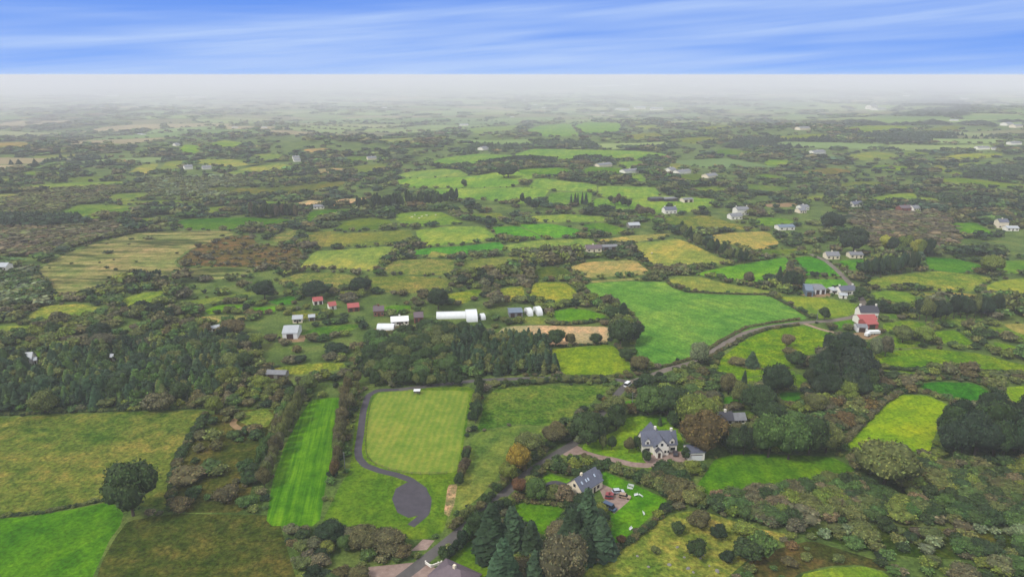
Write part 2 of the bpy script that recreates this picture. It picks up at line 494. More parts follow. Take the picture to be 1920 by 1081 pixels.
fld("92,406 150,383 245,386 248,395 215,404 160,411 97,412", (122, 150, 74), 's', 5)
fld("197,372 217,363 278,361 273,372 232,377", (130, 152, 80), 's', 5)
fld("182,379 338,375 343,382 250,384", (130, 150, 80), 's', 5)
fld("256,411 300,406 328,411 300,418 262,418", (120, 146, 70), 's', 5)
fld("330,419 342,411 460,407 543,411 548,418 470,429 352,430", (92, 134, 58), 's', 5)
fld("22,351 100,344 253,339 248,347 160,352 62,358", (136, 162, 84), 's', 5)
fld("-90,366 35,363 38,368 -10,377 -90,380", (154, 158, 94), 's', 0)
fld("74,504 120,476 180,456 250,438 330,433 430,433 438,440 410,450 352,468 325,492 335,502 470,502 478,515 420,524 300,518 250,520 200,530 170,548 106,557 96,530 72,514", (152, 152, 96), 'c', 0)
fld("327,493 362,466 430,441 473,441 480,456 560,466 570,480 543,499 450,501 380,499", (112, 106, 68), 'r', 0)
fld("500,455 530,433 558,431 548,455 520,459", (150, 150, 84), 'r', 30)
fld("238,325 265,309 298,306 289,321 270,329", (146, 160, 92), 's', 0)
fld("298,320 312,303 344,301 334,317 320,324", (150, 160, 92), 's', 0)
fld("362,305 375,299 440,299 488,306 440,313 392,309", (152, 164, 92), 's', 0)
fld("422,325 470,313 520,306 548,310 543,319 500,324 440,329", (146, 162, 90), 's', 0)
fld("337,280 346,271 370,273 375,285 350,289", (138, 172, 88), 's', 0)
fld("387,270 420,263 458,268 448,276 402,277", (136, 166, 92), 's', 0)
fld("35,325 60,321 113,323 108,330 62,333", (130, 156, 84), 's', 0)
fld("-90,333 26,335 23,340 -90,341", (146, 158, 92), 's', 0)
fld("-90,268 53,266 53,277 -90,279", (172, 162, 122), 's', 0)
fld("60,293 150,289 140,294 70,297", (140, 156, 104), 's', 0)
fld("587,318 620,315 653,316 648,321 602,325", (186, 164, 122), 's', 0)
fld("567,281 600,277 618,279 608,284 582,286", (176, 160, 112), 's', 0)
fld("547,382 580,375 610,377 600,386 550,387", (212, 182, 134), 's', 0)
fld("609,385 640,373 688,371 678,379 640,387", (208, 180, 134), 's', 0)
fld("462,380 495,377 538,379 518,387 472,387", (120, 156, 68), 's', 0)
fld("572,415 582,396 620,393 663,394 653,402 610,411 587,417", (98, 138, 58), 'r', 0)
fld("385,352 520,352 640,340 660,345 560,366 400,360", (116, 126, 74), 'r', 0)
fld("500,335 600,328 640,332 560,342 510,342", (118, 128, 78), 'r', 0)
# the open hill in the middle distance
fld("737,331 762,323 830,316 862,319 880,330 760,335", (136, 168, 88), 's', 10)
fld("742,336 880,331 960,319 1003,331 960,350 880,352 780,352 750,350", (130, 172, 76), 's', 10)
fld("782,355 880,353 985,351 1030,356 1020,370 985,384 902,373 862,378", (134, 172, 78), 's', 10)
fld("1006,333 1118,346 1120,358 1060,358 990,351", (128, 168, 78), 's', 10)
fld("1034,360 1110,360 1108,382 1060,386 1022,384", (122, 158, 74), 's', 10)
fld("1122,348 1228,351 1240,366 1180,372 1122,368", (128, 168, 76), 's', 10)
fld("1116,372 1180,375 1210,384 1180,399 1108,386", (122, 164, 70), 's', 10)
fld("1186,366 1244,367 1338,373 1342,384 1280,400 1212,398 1186,384", (134, 170, 72), 's', 10)
fld("1180,402 1232,400 1238,410 1212,412 1182,408", (114, 150, 62), 's', 10)
fld("800,308 830,296 900,288 958,291 993,300 958,302 900,311 830,313", (132, 168, 88), 's', 5)
fld("962,290 1000,279 1100,281 1198,283 1258,290 1238,296 1120,299 1100,296 1082,300 1040,304 1002,300", (126, 168, 84), 's', 5)
fld("972,318 1000,316 1048,314 1076,321 1048,329 1000,332 977,325", (116, 156, 70), 's', 5)
fld("1088,322 1110,311 1168,316 1196,325 1160,329 1102,329", (108, 146, 66), 's', 5)
fld("1148,305 1200,301 1208,310 1180,317", (128, 162, 80), 's', 5)
fld("1177,333 1200,326 1213,338 1205,346", (128, 160, 76), 's', 5)
fld("1240,310 1270,306 1300,312 1270,318", (140, 150, 90), 's', 5)
fld("1262,330 1310,326 1345,334 1300,344", (118, 136, 76), 's', 5)
fld("1290,352 1340,350 1370,358 1320,364", (110, 140, 70), 's', 5)
fld("987,245 1010,236 1068,231 1078,245 1088,254 1030,257 992,251", (148, 178, 122), 's', 5)
fld("1077,236 1100,229 1163,231 1163,245 1140,251 1097,251", (138, 174, 118), 's', 5)
fld("852,245 900,239 988,234 960,244 902,251", (152, 174, 128), 's', 5)
fld("1182,237 1225,234 1248,240 1202,243", (156, 172, 124), 's', 5)
fld("1165,255 1225,248 1245,256 1205,263", (148, 156, 108), 's', 5)
fld("1702,653 1762,655 1836,662 1906,681 1990,692 1990,702 1880,699 1804,691 1742,673", (116, 152, 48), 'r', 5)
fld("1745,596 1806,590 1850,596 1842,606 1790,612 1752,608", (112, 144, 56), 'r', 5)
fld("1850,612 1900,616 1990,634 1990,648 1916,640 1862,626", (116, 148, 54), 'r', 5)
fld("1656,606 1700,600 1738,606 1734,622 1680,626 1656,618", (110, 146, 52), 'r', 5)
fld("1536,640 1600,642 1610,660 1560,664", (112, 150, 46), 'r', 5)
fld("1480,705 1500,700 1512,712 1500,726 1470,728", (110, 146, 44), 'r', 5)
fld("1130,286 1180,290 1230,296 1180,300 1130,297", (128, 164, 84), 's', 5)
fld("1400,345 1470,350 1500,358 1440,364 1400,356", (118, 142, 80), 's', 5)
fld("1560,345 1620,340 1680,344 1640,352 1580,354", (116, 134, 78), 's', 5)
fld("1310,285 1360,280 1420,286 1370,294", (118, 146, 84), 's', 5)
fld("1440,258 1540,250 1560,255 1480,264", (142, 158, 104), 's', 5)
fld("1250,262 1320,256 1360,262 1300,270", (138, 150, 100), 's', 5)
fld("660,312 720,306 728,318 690,326 655,322", (124, 142, 84), 's', 5)
fld("470,290 520,288 535,296 500,302", (132, 156, 92), 's', 5)
fld("640,296 690,292 700,302 660,308", (120, 144, 86), 's', 5)
fld("700,262 780,258 800,264 740,270", (140, 160, 110), 's', 5)
fld("120,335 190,330 200,338 140,342", (128, 146, 86), 's', 5)
fld("350,392 420,386 460,392 400,400", (118, 142, 70), 's', 5)
fld("600,470 620,440 622,436 640,434 600,432 575,440", (124, 136, 70), 'r', 5)
fld("810,470 850,478 858,482 800,482", (132, 150, 74), 's', 5)
# right far
fld("1577,240 1640,234 1723,238 1700,244 1622,249", (152, 170, 112), 's', 5)
fld("1724,245 1780,235 1813,238 1790,243 1742,248", (156, 164, 112), 's', 5)
fld("1592,290 1640,284 1683,290 1688,297 1620,301 1602,298", (136, 156, 92), 's', 5)
fld("1692,285 1730,285 1743,290 1702,294", (134, 154, 92), 's', 5)
fld("1762,295 1800,289 1878,286 1880,293 1820,299 1772,298", (148, 164, 88), 's', 5)
fld("1627,312 1660,309 1703,313 1698,319 1652,319", (134, 162, 76), 's', 5)
fld("1742,315 1760,309 1778,318 1808,325 1790,327 1752,321", (132, 152, 80), 's', 5)
fld("1782,308 1840,304 1898,306 1878,311 1802,314", (140, 160, 86), 's', 5)
fld("1742,336 1800,333 1898,345 1990,346 1990,353 1840,351 1772,344", (128, 152, 78), 's', 5)
fld("1432,305 1446,299 1498,303 1488,310 1442,311", (124, 160, 76), 's', 5)
fld("1402,331 1440,326 1478,335 1450,339", (122, 152, 74), 's', 5)
fld("1507,370 1543,365 1550,374 1522,376", (130, 152, 76), 's', 5)
fld("1500,322 1560,314 1610,322 1560,332 1520,330", (130, 128, 84), 'r', 5)
fld("1302,241 1360,234 1378,240 1322,246", (152, 164, 116), 's', 5)
fld("1760,212 1790,208 1800,211 1765,216", (150, 166, 124), 's', 5)
# right near
fld("1090,848 1094,832 1120,822 1158,806 1174,782 1235,776 1256,785 1272,805 1282,828 1290,850 1260,858 1228,880 1200,872 1160,862 1120,856", LAWN, 's', 15)
fld("1110,866 1150,868 1190,876 1225,890 1200,892 1150,884 1115,876", (104, 130, 46), 'r', 15)
fld("1110,897 1130,881 1180,903 1243,932 1253,941 1233,956 1200,985 1165,1014 1142,1020 1146,965 1130,930", (104, 162, 18), 's', 20)
fld("1008,902 1030,886 1074,900 1060,911 1017,911", (104, 158, 20), 's', 20)
fld("962,946 1000,939 1058,950 1040,985 1020,1002 987,985", (108, 156, 20), 's', 20)
fld("834,1054 868,1022 900,1000 920,1010 930,1090 960,1180 880,1180", (104, 148, 32), 's', 20)
fld("1168,756 1176,751 1200,752 1200,762 1166,763", (92, 150, 40), 's', 0)
fld("1317,895 1340,860 1380,851 1440,850 1560,856 1608,880 1600,890 1500,904 1420,918 1332,930 1302,915", (100, 148, 22), 's', 8)
fld("1578,835 1620,801 1660,757 1690,739 1740,741 1783,761 1760,800 1748,828 1745,855 1700,841 1640,838 1610,842", (142, 178, 34), 's', 60)
fld("1720,719 1760,715 1830,718 1868,744 1858,754 1790,748 1742,736", (76, 140, 36), 'r', 10)
fld("1882,726 1940,721 2010,740 2010,790 1930,780 1902,760", (134, 172, 42), 's', 10)
fld("1342,700 1352,671 1390,641 1440,616 1515,610 1545,614 1560,630 1590,641 1560,652 1512,666 1490,690 1440,700 1380,711", (118, 158, 40), 'r', 10)
fld("1362,722 1380,712 1440,703 1488,694 1492,702 1440,712 1400,722", (116, 156, 40), 'r', 10)
fld("1612,670 1680,656 1778,656 1798,668 1760,688 1702,689 1642,684", (122, 160, 44), 'r', 10)
fld("1640,694 1700,694 1720,700 1680,706 1650,702", (138, 168, 46), 's', 10)
fld("1600,634 1660,630 1710,636 1740,646 1700,652 1640,650", (110, 152, 46), 'r', 10)
fld("1745,622 1790,618 1812,632 1830,650 1800,650 1760,640", (114, 150, 48), 'r', 10)
fld("1792,672 1830,677 1850,690 1838,696 1804,688", (104, 150, 44), 's', 10)
fld("1862,640 1910,650 2000,656 2000,670 1920,664 1870,654", (118, 152, 50), 's', 10)
fld("1552,606 1603,598 1600,608 1572,617", (104, 152, 50), 's', 10)
fld("1645,590 1688,587 1690,595 1652,598", (108, 150, 50), 's', 10)
fld("1880,606 2000,608 2000,626 1920,628 1895,618", (160, 160, 82), 's', 10)
fld("1460,736 1500,734 1502,757 1470,758", (66, 132, 36), 's', 10)
fld("1355,745 1398,738 1394,754 1358,763", (82, 144, 36), 's', 10)
fld("1368,775 1410,770 1415,782 1370,785", (92, 132, 44), 's', 10)
fld("1100,1062 1150,1042 1180,1018 1215,985 1262,962 1312,955 1370,974 1420,990 1478,1000 1440,1026 1400,1050 1360,1085 1300,1180 1080,1180", (148, 158, 66), 'r', 20)
fld("1500,1076 1560,1063 1620,1061 1660,1073 1680,1096 1690,1180 1480,1180", (138, 166, 48), 's', 10)
fld("1402,1052 1442,1032 1520,1012 1600,1036 1682,1062 1660,1070 1610,1058 1555,1060 1495,1074 1470,1110 1380,1110", (98, 96, 52), 'r', 10)
fld("1500,990 1700,985 1920,1000 2010,1010 2010,1050 1850,1050 1720,1045 1620,1030 1520,1005", (82, 100, 42), 'r', 10)
NF = len(FIELDS)

# roads, tracks and yards: (centre line, width m, material, name)
ROADS = [
    (P("748,730 708,731 690,741 681,770 676,812 671,842 673,858 685,872 712,882 742,889 768,898 790,915 802,935 798,962 770,985"), 2.9, M_ASPH, 'avenue'),
    (P("690,1135 730,1100 780,1062 830,1022 875,985 908,958 945,925 990,886 1040,852 1078,830 1110,796 1145,752 1164,731 1180,716"), 3.8, M_LANE, 'lane'),
    (P("1180,716 1210,708 1250,692 1300,679 1330,662 1360,643 1400,622 1450,611 1510,604 1560,601 1600,594 1622,580 1618,565 1606,545 1588,525 1568,505 1548,488 1520,476"), 4.0, M_TRACK, 'road'),
    (P("1180,716 1150,710 1060,708 980,709 900,712 820,721 748,730"), 3.4, M_LANE, 'lane'),
    (P("1508,606 1530,614 1550,620 1590,628 1605,627"), 3.0, M_GRAVEL, 'farm_track'),
    (P("1078,842 1095,848 1120,856 1150,861 1185,870 1215,872 1240,864"), 3.4, M_PINKG, 'driveway'),
    (P("1018,915 1040,905 1062,912 1080,912"), 4.0, M_ASPH, 'driveway'),
    (P("1895,562 1920,553 1990,540"), 3.5, M_TRACK, 'farm_track'),
    (P("460,778 441,785 436,794 446,802 465,805 484,802"), 2.6, M_EARTH, 'worn_track'),
]
YARDS = [
    (P("1060,838 1078,832 1092,840 1090,850 1070,856 1056,852"), M_PINKG, 'gravel_yard'),
    (P("1205,858 1215,852 1255,846 1275,845 1300,852 1310,862 1290,870 1262,866 1235,874 1212,868"), M_PINKG, 'gravel_yard'),
    (P("1118,905 1124,904 1182,930 1180,938 1152,962 1140,955 1130,930"), M_PINKG, 'gravel_yard'),
    (P("735,935 742,915 762,904 785,903 800,914 806,932 803,950 790,964 766,970 745,960"), M_ASPH, 'turning_circle'),
    (P("690,1062 790,1052 830,1070 870,1100 860,1180 690,1180"), M_PINKG, 'patio'),
    (P("793,1010 815,1012 800,1030 770,1032"), M_PINKG, 'gravel_yard'),
    (P("1592,626 1625,620 1655,625 1630,636 1600,634"), M_EARTH, 'farm_yard'),
    (P("1500,552 1530,548 1560,550 1555,556 1520,557"), M_EARTH, 'farm_yard'),
    (P("520,636 545,628 575,628 570,640 530,642"), M_EARTH, 'farm_yard'),
    (P("1430,383 1478,380 1500,382 1480,388 1440,388"), M_EARTH, 'bare_patch'),
    (P("1505,448 1545,443 1548,449 1515,452"), M_EARTH, 'bare_patch'),
    (P("1680,398 1700,394 1720,396 1700,400"), M_EARTH, 'farm_yard'),
    (P("700,616 760,610 800,606 790,612 720,622"), M_EARTH, 'farm_yard'),
]


# ease saturated greens a little way from any one tone so no two pastures match
for i_, q_ in enumerate(FIELDS):
    j_ = 6 * math.sin(i_ * 2.7)
    FIELDS[i_] = (q_[0], (max(0, q_[1][0] + j_), q_[1][1] + j_ * .5, max(0, q_[1][2] + j_ * .4)), q_[2], q_[3])


def chaikin(p, closed=True, it=1):
    for _ in range(it):
        q = []
        n = len(p)
        rngi = range(n) if closed else range(n - 1)
        if not closed: q.append(p[0])
        for i in rngi:
            a, b = p[i], p[(i + 1) % n]
            q.append((a[0] * .88 + b[0] * .12, a[1] * .88 + b[1] * .12))
            q.append((a[0] * .12 + b[0] * .88, a[1] * .12 + b[1] * .88))
        if not closed: q.append(p[-1])
        p = q
    return p


def w2(poly):
    a = np.array(poly)
    return unproj(a[:, 0], a[:, 1])[:, :2]


def strip(line, wid):
    a = np.array(line)
    c = unproj(a[:, 0], a[:, 1])[:, :2]
    c = np.array(chaikin([tuple(q) for q in c], False, 2))
    d = np.gradient(c, axis=0)
    d /= np.linalg.norm(d, axis=1)[:, None] + 1e-9
    nrm = np.stack([-d[:, 1], d[:, 0]], 1) * wid / 2
    return np.concatenate([c + nrm, (c - nrm)[::-1]])


POLYS = []         # world polygons in rising priority: (xy, spec)
for i, (p, c, mk, a) in enumerate(FIELDS):
    POLYS.append((w2(chaikin(p)), ('field', i)))
for i, (p, m_, nm) in enumerate(YARDS):
    POLYS.append((w2(p), ('yard', i)))
for i, (l, wd, m_, nm) in enumerate(ROADS):
    POLYS.append((strip(l, wd), ('road', i)))


def inside(pts, poly):
    """points in polygon, both (n,2)"""
    res = np.zeros(len(pts), bool)
    mn, mx = poly.min(0), poly.max(0)
    k = np.where((pts[:, 0] >= mn[0]) & (pts[:, 0] <= mx[0]) & (pts[:, 1] >= mn[1]) & (pts[:, 1] <= mx[1]))[0]
    if len(k) == 0: return res
    x, y = pts[k, 0], pts[k, 1]
    c = np.zeros(len(k), bool)
    n = len(poly)
    for i in range(n):
        x1, y1 = poly[i]; x2, y2 = poly[(i + 1) % n]
        if y1 == y2: continue
        cond = ((y1 > y) != (y2 > y)) & (x < (x2 - x1) * (y - y1) / (y2 - y1) + x1)
        c ^= cond
    res[k] = c
    return res


# far pastures nobody could trace one by one: irregular cells between belts of wood
FARP, FARC = [], []
Yv = 880.0
row = 0
allw = [q for q, _ in POLYS]
while Yv < 9600:
    dy = 62 + Yv * 0.040
    dx = dy * 1.55
    hw = Yv * 0.80 + 200
    nx = int(2 * hw / dx)
    for i in range(nx):
        x0 = -hw + i * dx + (row % 2) * dx * 0.4
        def wv(x, y):
            return (x + 0.30 * dx * math.sin(y / dy * 1.3 + x / dx * .7) + random.uniform(-.08, .08) * dx,
                    y + 0.42 * dy * math.sin(x / dx * 1.1 + 0.4 * y / dy) + random.uniform(-.08, .08) * dy)
        woods = math.sin(x0 / 700 + 1.2) * math.sin(Yv / 500 + .5) + 0.5 * math.sin(x0 / 310 + Yv / 410)
        if random.random() < 0.28 + 0.26 * woods - (0.08 if x0 < 0 else -0.05): continue
        ins = 0.06
        q = np.array([wv(x0 + ins * dx, Yv + ins * dy), wv(x0 + dx * .5, Yv + ins * dy), wv(x0 + dx * (1 - ins), Yv + ins * dy),
                      wv(x0 + dx * (1 - ins), Yv + dy * (1 - ins)), wv(x0 + dx * .5, Yv + dy * (1 - ins)), wv(x0 + ins * dx, Yv + dy * (1 - ins))])
        if q[:, 1].max() > 9850: continue
        c0 = q.mean(0)
        tst = np.concatenate([q, [c0], (q + c0) / 2])
        bad = False
        for pl in allw:
            if abs(pl[:, 1].mean() - c0[1]) > 2500: continue
            if inside(tst, pl).any() or inside(pl, q).any(): bad = True; break
        if bad: continue
        pp = proj(c0[0], c0[1], 0)
        if pp[1] > 300 and random.random() < 0.25: continue
        FARP.append(q)
        FARC.append(random.choice([(124, 150, 84), (134, 156, 90), (112, 140, 76), (150, 156, 100), (128, 128, 84), (142, 160, 90), (170, 156, 116)]))
    Yv += dy
    row += 1

# constrained triangulation of the whole sheet
pts, faces, spec = [], [], []
def add_poly(xy, sp_):
    k = len(pts)
    x_, y_ = xy[:, 0], xy[:, 1]
    if np.sum(x_ * np.roll(y_, -1) - np.roll(x_, -1) * y_) < 0: xy = xy[::-1]
    pts.extend([Vector((float(x), float(y))) for x, y in xy])
    faces.append(list(range(k, k + len(xy))))
    spec.append(sp_)
for xy, s_ in POLYS: add_poly(xy, s_)
for i, q in enumerate(FARP): add_poly(q, ('far', i))
r = 120.0
while r < 16000:
    for a in np.arange(-60, 60.1, 1.6):
        x, y = r * math.sin(math.radians(a)), r * math.cos(math.radians(a))
        if y < 9950: pts.append(Vector((x, y)))
    r *= 1.05
for x in np.arange(-13000, 13001, 130):
    pts.append(Vector((x, 10000.0)))
for x in (-13000, -6000, 0, 6000, 13000):
    pts.append(Vector((x, -600.0)))
for y in (1000, 3000, 5000, 7000):
    pts.append(Vector((-13000.0, y))); pts.append(Vector((13000.0, y)))
vo, eo, fo, ov, oe, of = delaunay_2d_cdt(pts, [], faces, 0, 0.01)
V = np.array([(v.x, v.y) for v in vo])
Z = hgt(V[:, 0], V[:, 1])
V3 = np.column_stack([V, Z])
owner = np.full(len(fo), -1)
for k, o_ in enumerate(of):
    if o_: owner[k] = max(o_)


def mesh_from(name, verts, faces_):
    me = bpy.data.meshes.new(name)
    me.from_pydata([tuple(map(float, v)) for v in verts], [], [tuple(map(int, f)) for f in faces_])
    me.update()
    return me


def submesh(name, ids, smooth=True):
    fs = [fo[k] for k in ids]
    used = sorted({v for f in fs for v in f})
    mp = {v: i for i, v in enumerate(used)}
    me = mesh_from(name, V3[used], [[mp[v] for v in f] for f in fs])
    me.polygons.foreach_set('use_smooth', [smooth] * len(me.polygons))
    return me


bykey = {}
for k in range(len(fo)):
    bykey.setdefault(owner[k], []).append(k)
tag(obj("ground", submesh("ground", bykey.pop(-1)), M_SCRUBG), "dark scrubby ground under the hedges and woods", kind='structure')
MATK = {'v': M_VIV, 's': M_SMOOTH, 'r': M_ROUGH, 'm': M_MOWN, 'c': M_CUT}
farids = []
for key, ids in bykey.items():
    kd, i = spec[key]
    if kd == 'field':
        p, c, mk, ang = FIELDS[i]
        o = obj("field", submesh("field", ids), MATK[mk])
        cw = POLYS[i][0].mean(0)
        o.color = (*alb(c, math.hypot(*cw)), 1)
        o['stripe_angle'] = math.radians(ang)
        tag(o, kind='structure')
    elif kd == 'yard':
        o = obj(YARDS[i][2], submesh(YARDS[i][2], ids), YARDS[i][1]); tag(o, kind='structure')
    elif kd == 'road':
        o = obj(ROADS[i][3], submesh(ROADS[i][3], ids), ROADS[i][2]); tag(o, kind='structure')
    else:
        farids += [(k, i) for k in ids]
me = submesh("far_fields", [k for k, _ in farids])
ca = me.color_attributes.new("Col", 'FLOAT_COLOR', 'POINT')
cc = np.ones((len(me.vertices), 4), np.float32)
for poly, (k, i) in zip(me.polygons, farids):
    d = math.hypot(*FARP[i].mean(0))
    cl = (*(np.clip(lin(FARC[i]) / 1.8 * (1 + 0.1 * math.sin(i * 7.1)), 0.01, 1)), 1)
    for v in poly.vertices: cc[v] = cl
ca.data.foreach_set('color', cc.ravel())
tag(obj("far_fields", me, M_FAR), "hazy patchwork of distant pastures", kind='structure')

# the air: one closed box round camera and land
def box_mesh(name, x0, x1, y0, y1, z0, z1):
    v = [(x, y, z) for x in (x0, x1) for y in (y0, y1) for z in (z0, z1)]
    f = [(0, 1, 3, 2), (4, 6, 7, 5), (0, 4, 5, 1), (2, 3, 7, 6), (0, 2, 6, 4), (1, 5, 7, 3)]
    return mesh_from(name, v, f)
hz = obj("haze", box_mesh("haze", -13100, 13100, -700, 10100, -70, 144))
hm = bpy.data.materials.new("haze_air"); hm.use_nodes = True
ht = NT(hm.node_tree)
pv = ht.n('ShaderNodeVolumePrincipled', {'Color': (0.90, 0.90, 0.97, 1), 'Density': HAZE_DENSITY, 'Anisotropy': 0.0})
ht.n('ShaderNodeOutputMaterial', {'Volume': pv.outputs[0]})
hz.data.materials.append(hm)
tag(hz, "pale autumn haze lying over the lowlands", kind='stuff')
# the bank of mist that the photo shows filling the plain, thicker and nearer on the left
MO = [(-2600, 1350), (-900, 1430), (100, 1600), (700, 1900), (1500, 2500), (2600, 3300), (6000, 5200), (12900, 9000), (12900, 10050), (-12900, 10050), (-12900, 5500)]
mv = [(x, y, -65.0) for x, y in MO] + [(x, y, 142.5) for x, y in MO]
nM = len(MO)
mo = obj("mist_bank", mesh_from("mist_bank", mv, [tuple(range(nM))[::-1], tuple(range(nM, 2 * nM))] + [(i, (i + 1) % nM, (i + 1) % nM + nM, i + nM) for i in range(nM)]))
hm2 = bpy.data.materials.new("mist_air"); hm2.use_nodes = True
ht2 = NT(hm2.node_tree)
pv2 = ht2.n('ShaderNodeVolumePrincipled', {'Color': (0.80, 0.81, 0.87, 1), 'Density': MIST_DENSITY, 'Anisotropy': 0.0})
ht2.n('ShaderNodeOutputMaterial', {'Volume': pv2.outputs[0]})
mo.data.materials.append(hm2)
tag(mo, "bank of white mist lying over the distant plain", kind='stuff')

#PART2
# ------------------------------------------------------------------ vegetation shapes (all quads: verts, faces, brightness per face)
def cubesphere(n):
    vs, idx, fs = [], {}, []
    def vid(p):
        k = tuple(round(c, 5) for c in p)
        if k not in idx:
            idx[k] = len(vs); vs.append(p)
        return idx[k]
    ax = [((1, 0, 0), (0, 1, 0), (0, 0, 1)), ((-1, 0, 0), (0, 0, 1), (0, 1, 0)), ((0, 1, 0), (0, 0, 1), (1, 0, 0)),
          ((0, -1, 0), (1, 0, 0), (0, 0, 1)), ((0, 0, 1), (1, 0, 0), (0, 1, 0)), ((0, 0, -1), (0, 1, 0), (1, 0, 0))]
    for nrm, u, v in ax:
        nrm, u, v = map(np.array, (nrm, u, v))
        for i in range(n):
            for j in range(n):
                q = []
                for a, b in ((i, j), (i + 1, j), (i + 1, j + 1), (i, j + 1)):
                    p = nrm + u * (2 * a / n - 1) + v * (2 * b / n - 1)
                    q.append(vid(tuple(p / np.linalg.norm(p))))
                fs.append(q)
    return np.array(vs), np.array(fs)


def leafquads(R, cen, nrm, size, up=0.0):
    """one tilted quad per centre"""
    n = len(cen)
    d = nrm + R.normal(0, 0.55, (n, 3)); d[:, 2] += up
    d /= np.linalg.norm(d, axis=1)[:, None]
    a = np.cross(d, R.normal(0, 1, (n, 3))); a /= np.linalg.norm(a, axis=1)[:, None]
    b = np.cross(d, a)
    s = (size * R.uniform(0.6, 1.35, n))[:, None]
    k = R.uniform(0.65, 1.0, n)[:, None]
    q = np.stack([cen - a * s - b * s * k, cen + a * s * .7 - b * s * k * .6, cen + a * s + b * s * k, cen - a * s * .6 + b * s * k * .8], 1)
    return q.reshape(-1, 3), np.arange(4 * n).reshape(n, 4)


class Tpl:
    def __init__(s):
        s.v, s.f, s.c, s.n = [], [], [], 0

    def add(s, v, f, c):
        s.v.append(v); s.f.append(f + s.n); s.c.append(np.broadcast_to(c, (len(f), 3)) if np.ndim(c) < 2 else c); s.n += len(v)

    def done(s):
        s.v = np.concatenate(s.v).astype(np.float32); s.f = np.concatenate(s.f); s.c = np.concatenate(s.c).astype(np.float32)
        return s


def tpl_round(seed, nl, leaves, core, lsize, kind='tree'):
    """unit tree: height 1, crown radius .5; lobes of foliage with gaps between"""
    R = np.random.default_rng(seed)
    T = Tpl()
    z0, zr = (0.56, 0.40) if kind == 'tree' else (0.42, 0.50)
    lob = []
    for i in range(nl):
        u = R.uniform(-0.55 if kind == 'tree' else -0.2, 1.0); th = i * 2.39996 + R.uniform(-.4, .4)
        rr = math.sqrt(max(0, 1 - u * u)) * R.uniform(0.50, 0.68)
        r = R.uniform(0.20, 0.30) * (1.25 if nl < 6 else 1)
        lob.append((np.array([rr * .5 * math.cos(th), rr * .5 * math.sin(th), z0 + zr * u * 0.66]), r))
    lob.append((np.array([0, 0, z0]), 0.39))
    cs, cf = cubesphere(core)
    for c, r in lob:
        d = cs * (1 + R.normal(0, 0.09, (len(cs), 1)))
        v = c + d * np.array([r, r, r * 0.85]) * 0.9
        v[:, 2] = np.maximum(v[:, 2], 0.0)
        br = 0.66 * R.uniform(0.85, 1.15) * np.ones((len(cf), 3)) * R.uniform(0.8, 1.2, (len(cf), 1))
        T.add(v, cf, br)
    if leaves:
        w_ = np.array([r for _, r in lob]) ** 2; w_ /= w_.sum()
        li = R.choice(len(lob), leaves, p=w_)
        d = R.normal(0, 1, (leaves, 3)); d[:, 2] = np.where(d[:, 2] < -0.5, -d[:, 2] * .6, d[:, 2]); d /= np.linalg.norm(d, axis=1)[:, None]
        C = np.array([lob[i][0] for i in li]); rr = np.array([lob[i][1] for i in li])
        cen = C + d * (rr * R.uniform(0.86, 1.16, leaves))[:, None] * np.array([1, 1, 0.85])
        cen[:, 2] = np.maximum(cen[:, 2], 0.02)
        v, f = leafquads(R, cen, d, lsize)
        lobtone = R.uniform(0.8, 1.2, len(lob))[li]
        tone = (R.uniform(0.62, 1.5, leaves) * lobtone)[:, None] * np.array([1, 1, 1]) * R.uniform([.88, .95, .85], [1.15, 1.05, 1.1], (leaves, 3))
        T.add(v, f, tone)
    return T.done()


def tpl_conifer(seed, tiers, nb, core, wide=0.24):
    R = np.random.default_rng(seed)
    T = Tpl()
    # inner cone
    m = 7; zs = [0.10, 0.35, 0.65, 0.97]
    vv, ff = [], []
    for z in zs:
        for k in range(m):
            a = k * 2 * math.pi / m
            r = wide * 0.72 * (1.03 - z) * R.uniform(.85, 1.15)
            vv.append((r * math.cos(a), r * math.sin(a), z))
    for i in range(len(zs) - 1):
        for k in range(m):
            ff.append([i * m + k, i * m + (k + 1) % m, (i + 1) * m + (k + 1) % m, (i + 1) * m + k])
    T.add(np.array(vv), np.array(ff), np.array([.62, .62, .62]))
    q, fs, tones = [], [], []
    for t_ in range(tiers):
        z = 0.10 + 0.86 * (t_ / (tiers - 0.3)) ** 0.92
        L = wide * (1.04 - z) ** 0.8 * 1.15 + 0.012
        n = max(4, int(nb * (1.15 - z)))
        for k in range(n):
            a = k * 2 * math.pi / n + t_ * 0.9 + R.uniform(-.25, .25)
            l = L * R.uniform(0.75, 1.2); wd = l * R.uniform(0.32, 0.5) + .008
            dr = R.uniform(0.15, 0.5) * l
            d = np.array([math.cos(a), math.sin(a)]); p = np.array([-d[1], d[0]])
            base = d * 0.15 * l
            q += [(*(base - p * wd * .4), z + .02), (*(d * l * .62 - p * wd), z - dr * .3), (*(d * l), z - dr), (*(d * l * .62 + p * wd), z - dr * .35 + R.uniform(-.01, .01))]
            k4 = len(q) - 4
            fs.append([k4, k4 + 1, k4 + 2, k4 + 3]); tones.append(R.uniform(0.65, 1.45))
    tones = np.array(tones)[:, None] * np.ones(3)
    T.add(np.array(q), np.array(fs), tones)
    return T.done()


def colattr(me, rgb_faces):
    ca = me.color_attributes.new("Col", 'FLOAT_COLOR', 'CORNER')
    n = len(me.loops)
    a = np.ones((len(rgb_faces), 4, 4), np.float32)
    a[:, :, :3] = rgb_faces[:, None, :]
    ca.data.foreach_set('color', a.reshape(-1))


